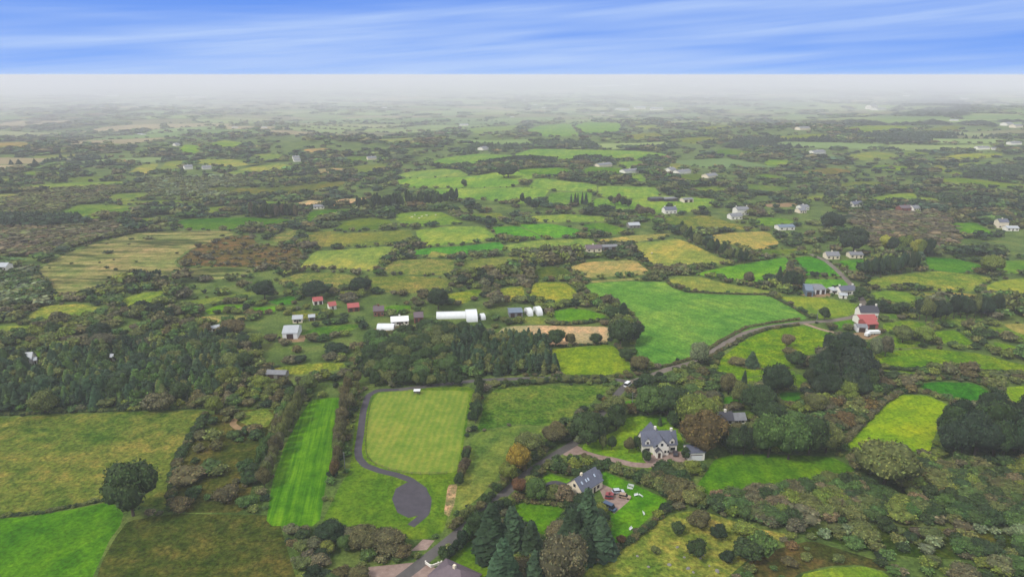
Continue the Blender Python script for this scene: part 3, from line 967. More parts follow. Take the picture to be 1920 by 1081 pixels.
def quadmesh(name, v, f, c, smooth=True):
    me = bpy.data.meshes.new(name)
    me.vertices.add(len(v)); me.vertices.foreach_set('co', np.ascontiguousarray(v, np.float32).ravel())
    me.loops.add(4 * len(f)); me.loops.foreach_set('vertex_index', np.ascontiguousarray(f, np.int32).ravel())
    me.polygons.add(len(f)); me.polygons.foreach_set('loop_start', np.arange(0, 4 * len(f), 4, dtype=np.int32))
    me.polygons.foreach_set('loop_total', np.full(len(f), 4, np.int32))
    me.polygons.foreach_set('use_smooth', np.full(len(f), smooth))
    me.update(calc_edges=True)
    colattr(me, c)
    me.materials.append(M_LEAF)
    return me


def trunk_mesh(seed, h=0.6, r=0.028, limbs=4):
    R = random.Random(seed)
    v, f = [], []
    def tube(pts_, rad):
        k0 = len(v); m = 6
        for (p, rr) in zip(pts_, rad):
            for k in range(m):
                a = 2 * math.pi * k / m
                v.append((p[0] + rr * math.cos(a), p[1] + rr * math.sin(a), p[2]))
        for i in range(len(pts_) - 1):
            for k in range(m):
                f.append((k0 + i * m + k, k0 + i * m + (k + 1) % m, k0 + (i + 1) * m + (k + 1) % m, k0 + (i + 1) * m + k))
    tube([(0, 0, -0.02), (0.006, 0, h * .4), (0, 0.008, h)], [r * 1.3, r, r * .5])
    for k in range(limbs):
        a = k * 2.4 + R.uniform(-.3, .3); z = h * R.uniform(.35, .7)
        e = R.uniform(.2, .32)
        tube([(0, 0, z), (e * .5 * math.cos(a), e * .5 * math.sin(a), z + .12), (e * math.cos(a), e * math.sin(a), z + .28)], [r * .6, r * .4, r * .12])
    me = mesh_from("trunk", v, f)
    me.polygons.foreach_set('use_smooth', [True] * len(f))
    me.materials.append(M_BARK)
    return me


# detailed crowns shared by the single trees
HI = {
    'tree': [tpl_round(10 + i, 13 + i % 3, 2600, 3, 0.023) for i in range(5)],
    'bush': [tpl_round(40 + i, 8 + i % 3, 1000, 2, 0.036, 'bush') for i in range(5)],
    'conifer': [tpl_conifer(70 + i, 24, 24, 2, 0.27) for i in range(4)],
    'pine': [tpl_round(90 + i, 14, 2200, 3, 0.026) for i in range(3)],
}
for T in HI['pine']:        # dark pines: taller dome, fuller skirt
    T.v[:, 2] = T.v[:, 2] ** 1.0
HIM = {k: [quadmesh("crown", T.v, T.f, T.c) for T in L] for k, L in HI.items()}
TRUNK = {'tree': [trunk_mesh(i) for i in range(3)], 'pine': [trunk_mesh(5, 0.7, 0.03)], 'conifer': [trunk_mesh(9, 0.95, 0.018, 0)]}
LOD = {
    0: {'tree': [tpl_round(110 + i, 7, 260, 2, 0.058) for i in range(5)], 'bush': [tpl_round(140 + i, 6, 210, 2, 0.068, 'bush') for i in range(5)],
        'conifer': [tpl_conifer(170 + i, 9, 9, 1, 0.27) for i in range(4)]},
    1: {'tree': [tpl_round(210 + i, 5, 52, 1, 0.12) for i in range(5)], 'bush': [tpl_round(240 + i, 4, 44, 1, 0.13, 'bush') for i in range(5)],
        'conifer': [tpl_conifer(270 + i, 6, 6, 1, 0.27) for i in range(4)]},
    2: {'tree': [tpl_round(310 + i, 3, 18, 1, 0.19) for i in range(5)], 'bush': [tpl_round(340 + i, 3, 16, 1, 0.18, 'bush') for i in range(5)],
        'conifer': [tpl_conifer(370 + i, 3, 5, 1, 0.30) for i in range(4)]},
}
for L in LOD.values(): L['pine'] = L['tree']

# foliage tints, as they look in the picture near by
TINT = {
    'dark': (56, 74, 42), 'deep': (44, 60, 40), 'green': (74, 98, 50), 'olive': (96, 104, 58), 'moss': (104, 116, 50), 'brown': (92, 88, 58),
    'russet': (100, 84, 52), 'grey': (98, 96, 72), 'lime': (118, 134, 56), 'amber': (136, 118, 44), 'heath': (90, 84, 64), 'spruce': (56, 76, 54),
    'pine': (50, 64, 48), 'red': (104, 76, 54), 'yellow': (150, 150, 60), 'sage': (112, 124, 92), 'pink': (112, 100, 76),
}
TWORD = {'dark': 'dark green', 'deep': 'deep green', 'green': 'mid green', 'olive': 'olive green', 'moss': 'mossy yellow-green', 'brown': 'brownish',
         'russet': 'russet', 'grey': 'grey-brown', 'lime': 'pale lime', 'amber': 'orange', 'heath': 'dull brown', 'spruce': 'blue-green',
         'pine': 'blackish green', 'red': 'reddish', 'yellow': 'yellow-green', 'sage': 'grey-green', 'pink': 'pinkish brown'}


def leafalb(name, jit=0.12, R=rng):
    c = lin(TINT[name]) / 1.22
    c = c * (1 + R.uniform(-jit, jit)) * (1 + R.uniform(-jit / 2, jit / 2, 3))
    return np.clip(c, 0.01, 0.6)


def merge(name, items, lod_of, kind_label, group=None):
    """items: rows (x, y, z, kind, radius, height, rgb) -> one mesh"""
    Vs, Fs, Cs, n = [], [], [], 0
    buckets = {}
    for it in items:
        buckets.setdefault((lod_of(it), it[3], int(rng.integers(0, 4))), []).append(it)
    for (l, k, vi), L in buckets.items():
        T = LOD[l][k][vi % len(LOD[l][k])]
        m = len(L)
        pos = np.array([it[:3] for it in L]); rad = np.array([it[4] for it in L]); hh = np.array([it[5] for it in L])
        rgb = np.array([it[6] for it in L])
        a = rng.uniform(0, 2 * math.pi, m); ca, sa = np.cos(a), np.sin(a)
        x = T.v[None, :, 0] * ca[:, None] - T.v[None, :, 1] * sa[:, None]
        y = T.v[None, :, 0] * sa[:, None] + T.v[None, :, 1] * ca[:, None]
        rs = (rad / (0.27 if k == 'conifer' else 0.5))[:, None]
        v = np.stack([x * rs + pos[:, 0:1], y * rs + pos[:, 1:2], T.v[None, :, 2] * hh[:, None] + pos[:, 2:3]], -1)
        f = T.f[None] + (np.arange(m) * len(T.v))[:, None, None] + n
        Vs.append(v.reshape(-1, 3)); Fs.append(f.reshape(-1, 4)); Cs.append((T.c[None] * rgb[:, None, :]).reshape(-1, 3))
        n += m * len(T.v)
    if not Vs: return None
    return obj(name, quadmesh(name, np.concatenate(Vs), np.concatenate(Fs), np.concatenate(Cs)))


KINDN = {'tree': ('broadleaf_tree', 'tree'), 'conifer': ('conifer_tree', 'conifer'), 'pine': ('pine_tree', 'pine tree'), 'bush': ('bush', 'bush')}
COUNT = {'tree': 0, 'conifer': 0, 'pine': 0, 'bush': 0}


def plant(x, y, z, kind, rad, h, rgb, label, group=None):
    COUNT[kind] += 1
    nm, cat = KINDN[kind]
    i = int(rng.integers(0, len(HIM[kind])))
    s = rad / (0.27 if kind == 'conifer' else 0.5)
    rot = float(rng.uniform(0, 6.28))
    if kind == 'bush':
        o = obj(nm, HIM[kind][i])
        o.location = (x, y, z); o.scale = (s, s * float(rng.uniform(.85, 1.15)), h); o.rotation_euler = (0, 0, rot); o.color = (*rgb, 1)
        tag(o, label, cat, group)
        return o
    e = obj(nm, None)
    e.empty_display_size = 0.3
    e.location = (x, y, z); e.scale = (s, s * float(rng.uniform(.9, 1.1)), h); e.rotation_euler = (0, 0, rot)
    tag(e, label, cat, group)
    c = obj("crown", HIM[kind][i], parent=e); c.color = (*rgb, 1)
    obj("trunk", TRUNK[kind][i % len(TRUNK[kind])], parent=e)
    return e


# ---- single trees and bushes traced one by one: base x, base y, height px, width px, kind, tint, label
TREES = [
    (250, 966, 82, 82, 'tree', 'dark', "big round dark green tree at the corner of the rough pasture and bright green field"),
    (404, 775, 28, 30, 'tree', 'moss', "yellowish green round tree at the far right corner of the rough pasture"),
    (290, 768, 28, 34, 'bush', 'grey', "left of two grey-brown rounded bushes at the far edge of the rough pasture"),
    (313, 768, 30, 26, 'bush', 'grey', "right of two grey-brown rounded bushes at the far edge of the rough pasture"),
    (85, 775, 34, 42, 'tree', 'olive', "olive rounded tree in front of the left end of the conifer plantation"),
    (970, 884, 44, 42, 'tree', 'amber', "orange and yellow autumn tree on the lower edge of the triangular field"),
    (990, 852, 36, 50, 'tree', 'olive', "olive tree just beyond the orange autumn tree beside the triangular field"),
    (952, 905, 34, 30, 'tree', 'moss', "small yellowish tree at the left foot of the orange autumn tree"),
    (1040, 826, 26, 46, 'tree', 'brown', "low brownish tree beside the lane at the right edge of the triangular field"),
    (1102, 832, 52, 62, 'tree', 'dark', "large dark green tree between the lane and the white house lawn"),
    (1128, 818, 36, 30, 'tree', 'dark', "narrow dark green tree against the right side of the large one by the lane"),
    (1155, 806, 46, 34, 'tree', 'dark', "upright dark tree at the far left corner of the white house lawn"),
    (1152, 784, 38, 46, 'tree', 'olive', "olive tree with yellow top above the far left corner of the lawn"),
    (1215, 776, 46, 56, 'tree', 'green', "leftmost of three domed green trees behind the white house lawn"),
    (1250, 779, 48, 58, 'tree', 'dark', "middle of three domed green trees behind the white house lawn"),
    (1276, 774, 40, 44, 'tree', 'dark', "rightmost of three domed green trees behind the white house lawn"),
    (1302, 806, 60, 66, 'tree', 'moss', "large yellow-green domed tree behind the white house garden"),
    (1264, 800, 28, 26, 'tree', 'dark', "small dark tree at the left foot of the yellow-green domed tree"),
    (1317, 848, 66, 76, 'tree', 'russet', "large russet domed tree just beyond the garage"),
    (1372, 850, 42, 40, 'tree', 'dark', "dark green tree in front of the slate-roofed cottage"),
    (1394, 852, 50, 32, 'tree', 'deep', "tall very dark tree to the right of the slate-roofed cottage"),
    (1440, 856, 70, 62, 'tree', 'green', "tall bright green tree on the far edge of the garage paddock"),
    (1478, 860, 68, 60, 'tree', 'green', "full round green tree right of the tallest on the paddock edge"),
    (1516, 852, 64, 54, 'tree', 'dark', "dark green tree with pointed top on the paddock edge"),
    (1548, 848, 44, 48, 'tree', 'olive', "olive tree at the right end of the paddock tree line"),
    (1385, 758, 40, 30, 'tree', 'olive', "olive tree on the left side of the small green behind the cottage"),
    (1365, 740, 38, 28, 'tree', 'brown', "brownish tree on the bank left of the narrow cypress"),
    (1393, 737, 42, 16, 'conifer', 'deep', "narrow upright cypress left of the dark round tree"),
    (1455, 740, 52, 50, 'tree', 'deep', "dark round tree to the right of the narrow cypress"),
    (1420, 772, 46, 56, 'tree', 'dark', "broad dark tree in front of the dark round one near the cottage"),
    (1440, 792, 34, 50, 'tree', 'dark', "low dark tree directly behind the cottage chimney"),
    (1409, 687, 28, 24, 'conifer', 'spruce', "lone dark conical conifer on the low hedge in the pasture"),
    (1384, 682, 10, 34, 'bush', 'brown', "low brown bush left of the lone conifer in the pasture"),
    (1475, 651, 24, 20, 'tree', 'pink', "small bare pinkish tree standing alone in the pasture"),
    (1493, 688, 28, 32, 'bush', 'dark', "dark rounded bush at the right end of the pasture hedge"),
    (1480, 664, 12, 24, 'bush', 'brown', "flat brown bush in the open pasture below the bare tree"),
    (1556, 662, 32, 28, 'pine', 'pine', "left pine of the blackish group in front of the red barns"),
    (1580, 668, 38, 36, 'pine', 'pine', "middle pine of the blackish group in front of the red barns"),
    (1604, 668, 34, 30, 'pine', 'pine', "right pine of the blackish group in front of the red barns"),
    (1659, 668, 34, 22, 'tree', 'grey', "sparse leaning grey-brown tree on bare trunk right of the pines"),
    (1640, 670, 34, 18, 'tree', 'sage', "thin pale grey-green tree between the pines and the leaning tree"),
    (1692, 642, 28, 30, 'tree', 'olive', "olive rounded tree below the red-roofed farm"),
    (1732, 644, 28, 28, 'tree', 'lime', "pale lime rounded tree right of the olive one below the farm"),
    (1545, 600, 22, 18, 'tree', 'dark', "small dark tree at the bend of the road before the farm"),
    (1611, 562, 22, 20, 'tree', 'dark', "dark round tree at the right end of the grey roofed farmhouse"),
    (1042, 649, 32, 30, 'tree', 'dark', "dark upright tree at the left of the straw field front hedge"),
    (1069, 647, 22, 20, 'tree', 'brown', "small brownish tree next to the dark upright one at the straw field"),
    (1117, 644, 18, 22, 'tree', 'dark', "little round tree on the right part of the straw field hedge"),
    (1163, 648, 46, 50, 'tree', 'dark', "big dark tree right of the straw field"),
    (1188, 640, 34, 34, 'tree', 'deep', "very dark tree against the left edge of the big green field"),
    (1168, 600, 34, 32, 'conifer', 'deep', "pointed dark conifer above the big tree by the straw field"),
    (1148, 600, 26, 30, 'tree', 'dark', "dark tree left of the pointed conifer"),
    (1174, 676, 22, 24, 'tree', 'dark', "dark tree on the hedge right of the lime field"),
    (1170, 620, 18, 26, 'tree', 'grey', "grey-brown tree in front of the pointed conifer"),
    (1198, 696, 28, 32, 'tree', 'brown', "brown bushy tree by the road junction"),
    (1270, 678, 8, 8, 'bush', 'deep', "tiny round dark bush alone at the near edge of the big green field"),
    (1213, 728, 26, 30, 'tree', 'dark', "dark tree just right of the road junction"),
    (1310, 684, 40, 32, 'tree', 'sage', "grey-green tree on the scrubby bank below the road"),
    (1100, 1012, 88, 62, 'conifer', 'spruce', "tallest spruce in front of the slate-roofed house gable"),
    (1072, 1024, 66, 56, 'conifer', 'deep', "broad dark spruce left of the tallest by the house"),
    (1126, 1036, 62, 52, 'conifer', 'spruce', "spruce right of the tallest one beside the pink gravel yard"),
    (1094, 1046, 50, 50, 'conifer', 'deep', "front spruce of the clump below the slate-roofed house"),
    (922, 1040, 88, 60, 'conifer', 'deep', "left spruce of the big dark clump beside the lane"),
    (960, 1034, 76, 60, 'conifer', 'spruce', "tall spruce at the head of the clump beside the lane"),
    (996, 1044, 62, 52, 'conifer', 'deep', "right spruce of the big dark clump beside the lane"),
    (944, 1100, 80, 62, 'conifer', 'spruce', "nearest green spruce at the bottom edge beside the round lawn"),
    (1004, 1092, 54, 44, 'conifer', 'spruce', "shorter spruce at the bottom edge right of the nearest one"),
    (898, 1006, 40, 40, 'tree', 'dark', "dark leafy tree on the lane side of the spruce clump"),
    (1056, 1100, 76, 78, 'tree', 'grey', "big grey-brown leafless-looking tree at the bottom edge"),
    (1005, 938, 36, 36, 'tree', 'green', "mid green rounded tree beside the lane left of the slate-roofed house"),
    (974, 926, 26, 28, 'tree', 'red', "reddish tree beside the lane next to the rounded green one"),
    (1036, 936, 24, 32, 'bush', 'olive', "olive bush against the white gable of the slate-roofed house"),
    (1059, 940, 28, 38, 'bush', 'pink', "pinkish brown bush under the gable of the slate-roofed house"),
    (1130, 842, 26, 16, 'tree', 'olive', "left of two slim garden trees on the white house lawn"),
    (1147, 843, 24, 16, 'tree', 'dark', "right of two slim garden trees on the white house lawn"),
    (1179, 848, 26, 18, 'tree', 'brown', "slim brownish garden tree left of the white house"),
    (1193, 842, 22, 16, 'tree', 'dark', "slim dark garden tree next to the house wall"),
    (1211, 866, 24, 16, 'bush', 'dark', "dark upright shrub at the left corner of the house forecourt"),
    (1237, 797, 20, 8, 'conifer', 'dark', "tiny slim cypress alone on the lawn behind the white house"),
    (1284, 862, 24, 16, 'bush', 'dark', "dark shrub between the forecourt and the garage"),
    (1085, 830, 14, 18, 'bush', 'sage', "pale grey-green bush beside the driveway entrance"),
    (1310, 986, 26, 36, 'bush', 'brown', "brown-topped bush on the pale hillside right of centre"),
    (1271, 1000, 20, 26, 'bush', 'dark', "dark bush left of the brown-topped one on the pale hillside"),
    (1346, 1008, 22, 28, 'bush', 'deep', "very dark pointed bush in the middle of the pale hillside"),
    (1306, 1042, 28, 36, 'bush', 'dark', "rounded dark bush at the front of the pale hillside"),
    (1363, 1052, 18, 24, 'bush', 'deep', "small blackish bush low on the pale hillside"),
    (1398, 1048, 32, 48, 'bush', 'dark', "wide dark bush at the bottom right of the pale hillside"),
    (1430, 1038, 34, 50, 'bush', 'green', "mid green bush next to the wide dark one on the hillside"),
    (1395, 1000, 16, 38, 'bush', 'moss', "flat yellowish bush on the upper right of the pale hillside"),
    (1228, 1036, 10, 18, 'bush', 'olive', "small olive bush on the left of the pale hillside"),
    (1165, 1018, 14, 16, 'bush', 'red', "small reddish bush at the bottom corner of the bright lawn"),
    (1657, 910, 66, 88, 'tree', 'olive', "great olive rounded tree below the bright lime field"),
    (1608, 878, 26, 44, 'bush', 'brown', "brown bush between the lime field gate and the great olive tree"),
    (1403, 533, 22, 18, 'tree', 'heath', "lone dull brown tree in the light green field above the grey farm"),
    (1460, 534, 34, 18, 'conifer', 'deep', "tall pointed conifer at the left of the field clump"),
    (1473, 538, 30, 20, 'conifer', 'deep', "second conifer of the field clump"),
    (1484, 540, 30, 20, 'tree', 'deep', "dark round tree in the middle of the field clump"),
    (1495, 540, 26, 18, 'tree', 'dark', "dark round tree at the right end of the field clump"),
    (1480, 512, 22, 12, 'tree', 'grey', "thin grey tree behind the field clump"),
    (1857, 515, 30, 30, 'tree', 'moss', "yellowish round tree between two green fields at the right"),
    (1656, 512, 24, 24, 'tree', 'deep', "dark round tree at the left end of the dark tree belt"),
    (1560, 436, 34, 40, 'pine', 'pine', "tall blackish tree left of the white house on the right"),
    (1600, 476, 42, 44, 'pine', 'pine', "big blackish tree over the lane above the grey farm"),
    (1270, 376, 14, 12, 'tree', 'dark', "small dark tree right above the white cottage in the middle distance"),
    (1255, 392, 12, 12, 'tree', 'dark', "small dark tree standing behind the white cottage"),
    (870, 350, 14, 10, 'tree', 'dark', "upper lone tree on the open green hill"),
    (872, 350, 8, 8, 'bush', 'dark', "lower lone bush on the open green hill"),
    (953, 333, 24, 34, 'pine', 'deep', "dark tree clump on the near side of the open hill"),
    (945, 333, 18, 22, 'pine', 'dark', "dark tree at the left of the clump on the open hill"),
    (822, 580, 38, 40, 'tree', 'deep', "large dark tree above the long white polytunnel"),
    (592, 560, 32, 44, 'tree', 'deep', "dark tree mass beside the first red roof"),
    (497, 562, 34, 36, 'tree', 'deep', "dark green tree left of the little bright fields"),
    (675, 550, 28, 40, 'tree', 'deep', "dark tree above the red-roofed sheds"),
    (190, 644, 32, 34, 'tree', 'deep', "dark tree beside the yellow patch on the left"),
    (462, 584, 14, 14, 'tree', 'deep', "small round dark tree between the little bright fields"),
]
placed = []
for bx, by, hp_, wp, kd, tn, lb in TREES:
    p = G(bx, by)
    h = hpx(bx, by, hp_); rd = wp * mpp(bx, by) / 2
    plant(p.x, p.y, p.z, kd, rd, h, leafalb(tn, 0.05), lb)
    placed.append((p.x, p.y, rd))

# ---- rows: line, spacing px, height px range, kind(s), tints, label stem
ROWS = [
    ("655,728 648,760 644,790 640,820 636,850 632,880 628,905", 13, (26, 36), 'tree', ['brown', 'russet', 'olive', 'brown'], "tree in the brownish row left of the avenue"),
    ("668,722 660,745 656,775", 15, (20, 28), 'tree', ['brown', 'olive'], "tree right of the brownish row by the avenue"),
    ("566,745 558,775 545,800 530,830 515,862 505,890 495,915", 13, (26, 38), 'tree', ['brown', 'olive', 'olive', 'grey'], "tree in the overgrown row left of vivid strip"),
    ("548,752 536,785 520,815 500,845 488,880", 15, (20, 30), 'bush', ['olive', 'green', 'brown'], "bush beside the overgrown row left of vivid strip"),
    ("897,728 900,745 893,762 896,780 888,800", 11, (18, 28), 'tree', ['dark', 'olive', 'dark'], "tree in the hedge left of the triangular field"),
    ("876,850 872,870 866,895 858,915", 12, (16, 24), 'bush', ['heath', 'dark', 'brown'], "bush in the thin hedge left of the triangular field"),
    ("860,720 830,722 800,723 770,724 740,722 700,722", 13, (16, 28), 'tree', ['dark', 'dark', 'olive'], "dark tree along the far end of the mown field"),
    ("905,722 935,722 970,722 1010,718 1060,716 1110,717 1150,717", 12, (8, 12), 'bush', ['dark', 'olive'], "low bush in the triangular field's far hedge"),
    ("1146,752 1126,770 1106,790 1084,808 1062,826", 14, (8, 16), 'bush', ['dark', 'russet', 'olive'], "bush between the lane and the triangular field"),
    ("1030,842 1010,856 990,872 970,890 945,912 920,935 895,958 865,980 845,995", 13, (12, 22), 'bush', ['dark', 'olive', 'brown', 'dark'], "bush on the triangular field's near hedge"),
    ("950,960 925,968 905,985 880,1010 860,1030 840,1046 820,1056", 15, (16, 28), 'bush', ['dark', 'green', 'deep'], "dark bush in the lane hedge around the round lawn"),
    ("1275,440 1292,452 1308,462 1325,470 1345,478 1362,485 1385,492 1400,494", 7, (16, 28), 'pine', ['deep', 'dark', 'olive'], "dark tree in the belt between the two wheat-coloured fields"),
    ("472,408 490,409 508,409 526,409 545,410 556,410", 6, (22, 30), 'tree', ['deep', 'dark', 'heath'], "slender dark tree in the stand left of the tan strips"),
    ("672,398 690,396 710,394 730,392 750,390 772,388 795,388 818,386 840,382 860,378", 6, (20, 30), 'pine', ['deep', 'deep', 'dark'], "tall dark tree in the long stand above the small fields"),
    ("1070,382 1078,383 1086,383 1094,383 1102,382", 7, (20, 25), 'conifer', ['deep'], "slender dark conifer in the row on the green hill"),
    ("980,384 990,390 1000,392 1012,394", 7, (16, 24), 'pine', ['deep'], "dark tree in the clump at the end of the brown hedge"),
    ("1145,382 1155,384 1165,388 1180,388", 7, (14, 24), 'tree', ['deep', 'heath'], "dark tree in the little clump above the white cottage"),
    ("1622,518 1634,517 1646,516 1660,515 1674,514 1688,512 1702,510 1716,508 1726,506", 7, (26, 34), 'tree', ['spruce', 'dark'], "straight dark tree in the dense belt above the farm fields"),
    ("1722,600 1740,602 1760,600 1785,598 1808,596 1830,594 1850,596 1868,592", 13, (26, 38), 'pine', ['pine', 'deep', 'olive'], "dark tree in the long belt on the right below the oval field"),
    ("1632,582 1650,586 1668,588 1690,588 1702,586", 12, (14, 22), 'bush', ['dark', 'deep'], "dark bush on the lower hedge of the oval field"),
    ("1690,475 1705,478 1720,480 1740,482 1660,470 1672,474", 12, (22, 30), 'tree', ['moss', 'yellow', 'deep'], "tree in the yellowing wood behind the dark belt"),
    ("1195,402 1205,404 1216,404 1228,404", 9, (12, 20), 'tree', ['deep', 'heath'], "dark tree in the grove left of the wheat-coloured fields"),
]
def walk(line, step):
    P_ = P(line); out = [P_[0]]
    acc = 0
    for a, b in zip(P_, P_[1:]):
        L = math.dist(a, b); d = step - acc
        while d < L:
            t_ = d / L; out.append((a[0] + (b[0] - a[0]) * t_, a[1] + (b[1] - a[1]) * t_)); d += step
        acc = (acc + L) % step
    return out
SIDE = lambda px: 'far left' if px < 400 else 'left' if px < 800 else 'centre' if px < 1150 else 'right' if px < 1500 else 'far right'
for line, stp, (h0, h1), kd, tns, lb in ROWS:
    L = walk(line, stp)
    E0, E1 = L[0], L[-1]
    if abs(E1[0] - E0[0]) > 1.2 * abs(E1[1] - E0[1]): frm = 'left' if E1[0] > E0[0] else 'right'
    else: frm = 'far end' if E1[1] > E0[1] else 'near end'
    for j, (bx, by) in enumerate(L):
        nth = f"{j + 1}{'th' if 10 < (j + 1) % 100 < 14 else {1: 'st', 2: 'nd', 3: 'rd'}.get((j + 1) % 10, 'th')} from {frm}"
        bx += random.uniform(-1.5, 1.5); by += random.uniform(-2, 2)
        p = G(bx, by)
        hh_ = random.uniform(h0, h1)
        tn = random.choice(tns)
        rd = stp * random.uniform(0.55, 0.85) * mpp(bx, by) * (0.8 if kd == 'conifer' else 1)
        plant(p.x, p.y, p.z, kd, rd, hpx(bx, by, hh_), leafalb(tn), (f"{TWORD[tn].split()[0]} {lb}" if not lb.startswith(('dark', 'tall', 'slender', 'straight', 'low')) else lb) + ', ' + nth, lb.split(' in the ')[-1] if ' in the ' in lb else lb)
        placed.append((p.x, p.y, rd))

# ---- zones of wood and scrub: outline, mode, tints, radius factor, height/radius, fill
ZONES = [
    ("-90,688 60,672 200,662 330,640 400,640 452,668 440,712 380,752 200,762 -90,772", 'conifer', ['spruce', 'spruce', 'dark', 'spruce', 'green', 'olive'], 0.56, 2.6, 1.0, "the big conifer plantation on the left"),
    ("690,640 740,628 860,622 900,640 870,680 860,712 760,716 690,712 668,690", 'tree', ['green', 'dark', 'dark', 'olive'], 0.75, 1.9, 1.0, "the dense thicket above the mown field"),
    ("850,640 905,630 900,668 870,700 850,700", 'conifer', ['spruce', 'deep'], 0.55, 3.2, 1.0, "the conifers above the mown field"),
    ("905,648 960,636 1012,632 1038,658 1046,700 905,704 872,690", 'conifer', ['spruce', 'spruce', 'dark', 'olive'], 0.55, 3.2, 1.0, "the conifer block left of the lime field"),
    ("1772,822 1800,806 1900,802 2010,806 2010,862 1880,866 1780,860", 'pine', ['deep', 'pine', 'dark'], 1.0, 2.5, 1.0, "the huge dark pine clump"),
    ("1512,708 1530,690 1590,688 1625,712 1630,746 1560,750 1516,744", 'pine', ['pine', 'deep', 'dark'], 0.85, 2.5, 1.0, "the blackish pine clump in mid-right"),
    ("1600,400 1680,400 1760,396 1785,420 1790,455 1740,480 1650,470 1605,430", 'bush', ['heath', 'brown', 'pink', 'heath', 'olive'], 0.9, 1.5, 1.0, "the brown willow scrub on the right"),
    ("-90,428 100,420 190,420 285,438 220,455 120,472 -90,490", 'bush', ['heath', 'pink', 'olive', 'brown'], 0.9, 1.5, 1.0, "the brown birch scrub at the far left"),
    ("-90,378 60,362 180,350 260,355 190,378 95,408 -90,414", 'bush', ['olive', 'brown', 'olive'], 0.7, 1.3, 1.0, "the young plantation at the far left"),
    ("-90,412 150,412 160,424 -90,430", 'conifer', ['deep', 'pine'], 0.9, 3.0, 1.0, "the dark conifer strip at the far left"),
    ("260,335 450,330 480,345 420,370 280,368", 'bush', ['olive', 'sage', 'olive'], 0.6, 1.2, 1.0, "the young forest beyond the left fields"),
    ("-90,480 65,500 100,555 100,575 -90,580", 'bush', ['green', 'olive', 'sage', 'dark'], 0.8, 1.5, 1.0, "the scrub at the left edge"),
    ("0,300 40,292 200,297 220,310 0,312", 'conifer', ['deep', 'spruce'], 0.9, 2.6, 1.0, "a far conifer belt"),
    ("880,296 1040,300 1040,308 860,312", 'conifer', ['deep'], 0.9, 3.2, 1.0, "a conifer belt on the hill"),
    ("1080,286 1125,288 1125,303 1080,303", 'conifer', ['deep', 'pine'], 0.9, 3.2, 1.0, "the dark conifer block on the hill"),
    ("900,268 1270,270 1270,280 1000,277 860,292", 'conifer', ['deep', 'dark'], 1.0, 2.8, 1.0, "the long forest belt beyond the hill"),
    ("1660,200 1700,185 1800,186 1830,205 1760,225 1660,215", 'conifer', ['deep', 'spruce'], 1.0, 2.4, 1.0, "a far forest at the right"),
    ("1600,222 1990,226 1990,234 1580,234", 'conifer', ['deep'], 1.0, 2.4, 1.0, "a far forest at the right"),
    ("1600,252 1900,250 1850,268 1640,268", 'conifer', ['deep', 'spruce'], 1.0, 2.4, 1.0, "a far forest at the right"),
    ("1370,262 1560,258 1560,275 1440,280 1370,278", 'conifer', ['deep'], 1.0, 2.4, 1.0, "a far forest at the right"),
    ("1810,318 1930,312 1990,330 1900,336 1815,334", 'conifer', ['deep', 'dark'], 1.0, 2.8, 1.0, "the dark wood at the far right"),
    ("325,493 362,466 430,441 473,441 480,456 560,466 570,480 543,500 450,502 380,500", 'bush', ['heath', 'brown', 'grey', 'olive'], 0.42, 1.1, 0.5, "the brown bog"),
    ("74,504 120,476 180,456 250,438 330,433 430,433 438,440 410,450 352,468 325,492 335,502 470,502 478,515 420,524 300,518 250,520 200,530 170,548 106,557 96,530 72,514", 'bush', ['dark', 'olive', 'dark'], 0.28, 1.0, 0.06, "the cutaway bog"),
    ("1402,1052 1442,1032 1520,1012 1600,1036 1682,1062 1660,1070 1610,1058 1555,1060 1495,1074 1470,1110 1380,1110", 'bush', ['brown', 'russet', 'olive', 'dark', 'green'], 0.6, 1.1, 0.7, "the bracken at the bottom"),
    ("1030,838 1150,728 1180,722 1178,748 1100,812 1050,850", 'bush', ['dark', 'russet', 'olive'], 0.5, 1.1, 0.45, "the lane verge"),
    ("1500,985 1700,980 1920,995 2010,1005 2010,1060 1700,1050 1560,1020", 'bush', ['green', 'olive', 'sage', 'dark', 'heath'], 0.80, 1.35, 0.85, "the boggy hollow at the bottom right"),
    ("395,765 520,765 510,800 480,895 470,960 330,960 330,893 372,800", 'bush', ['olive', 'dark', 'green', 'brown'], 0.8, 1.4, 0.30, "the rough corner with the worn track"),
    ("1100,1062 1180,1018 1262,962 1370,974 1478,1000 1440,1026 1360,1085 1300,1180 1080,1180", 'bush', ['olive', 'dark'], 0.6, 1.2, 0.0, "hill"),
    ("1200,722 1280,690 1340,670 1360,700 1330,760 1280,735 1230,735", 'bush', ['olive', 'brown', 'moss', 'dark', 'olive', 'dark', 'green'], 0.7, 1.3, 0.7, "the brambly bank below the road"),
    ("1440,860 1620,900 1760,880 2010,870 2010,1000 1500,985 1300,960 1270,930", 'bush', ['olive', 'green', 'dark', 'brown', 'dark', 'olive', 'green', 'pink', 'moss', 'dark'], 0.85, 1.5, 1.0, "the dense scrub at the lower right"),
    ("1290,930 1440,905 1560,895 1600,960 1500,1000 1400,985 1300,955", 'bush', ['olive', 'green', 'pink', 'grey', 'dark', 'green', 'dark', 'moss'], 0.85, 1.5, 1.0, "the dense scrub below the paddock"),
    ("1180,870 1270,880 1290,930 1262,955 1235,925 1170,895", 'bush', ['olive', 'dark', 'brown'], 1.0, 1.6, 1.0, "the thicket below the white house"),
    ("1640,700 1740,735 1690,738 1640,780 1600,815 1560,830 1540,780 1560,755 1640,748", 'bush', ['olive', 'brown', 'russet', 'grey', 'dark', 'dark', 'olive'], 0.75, 1.5, 1.0, "the brown scrub beside the lime field"),
]
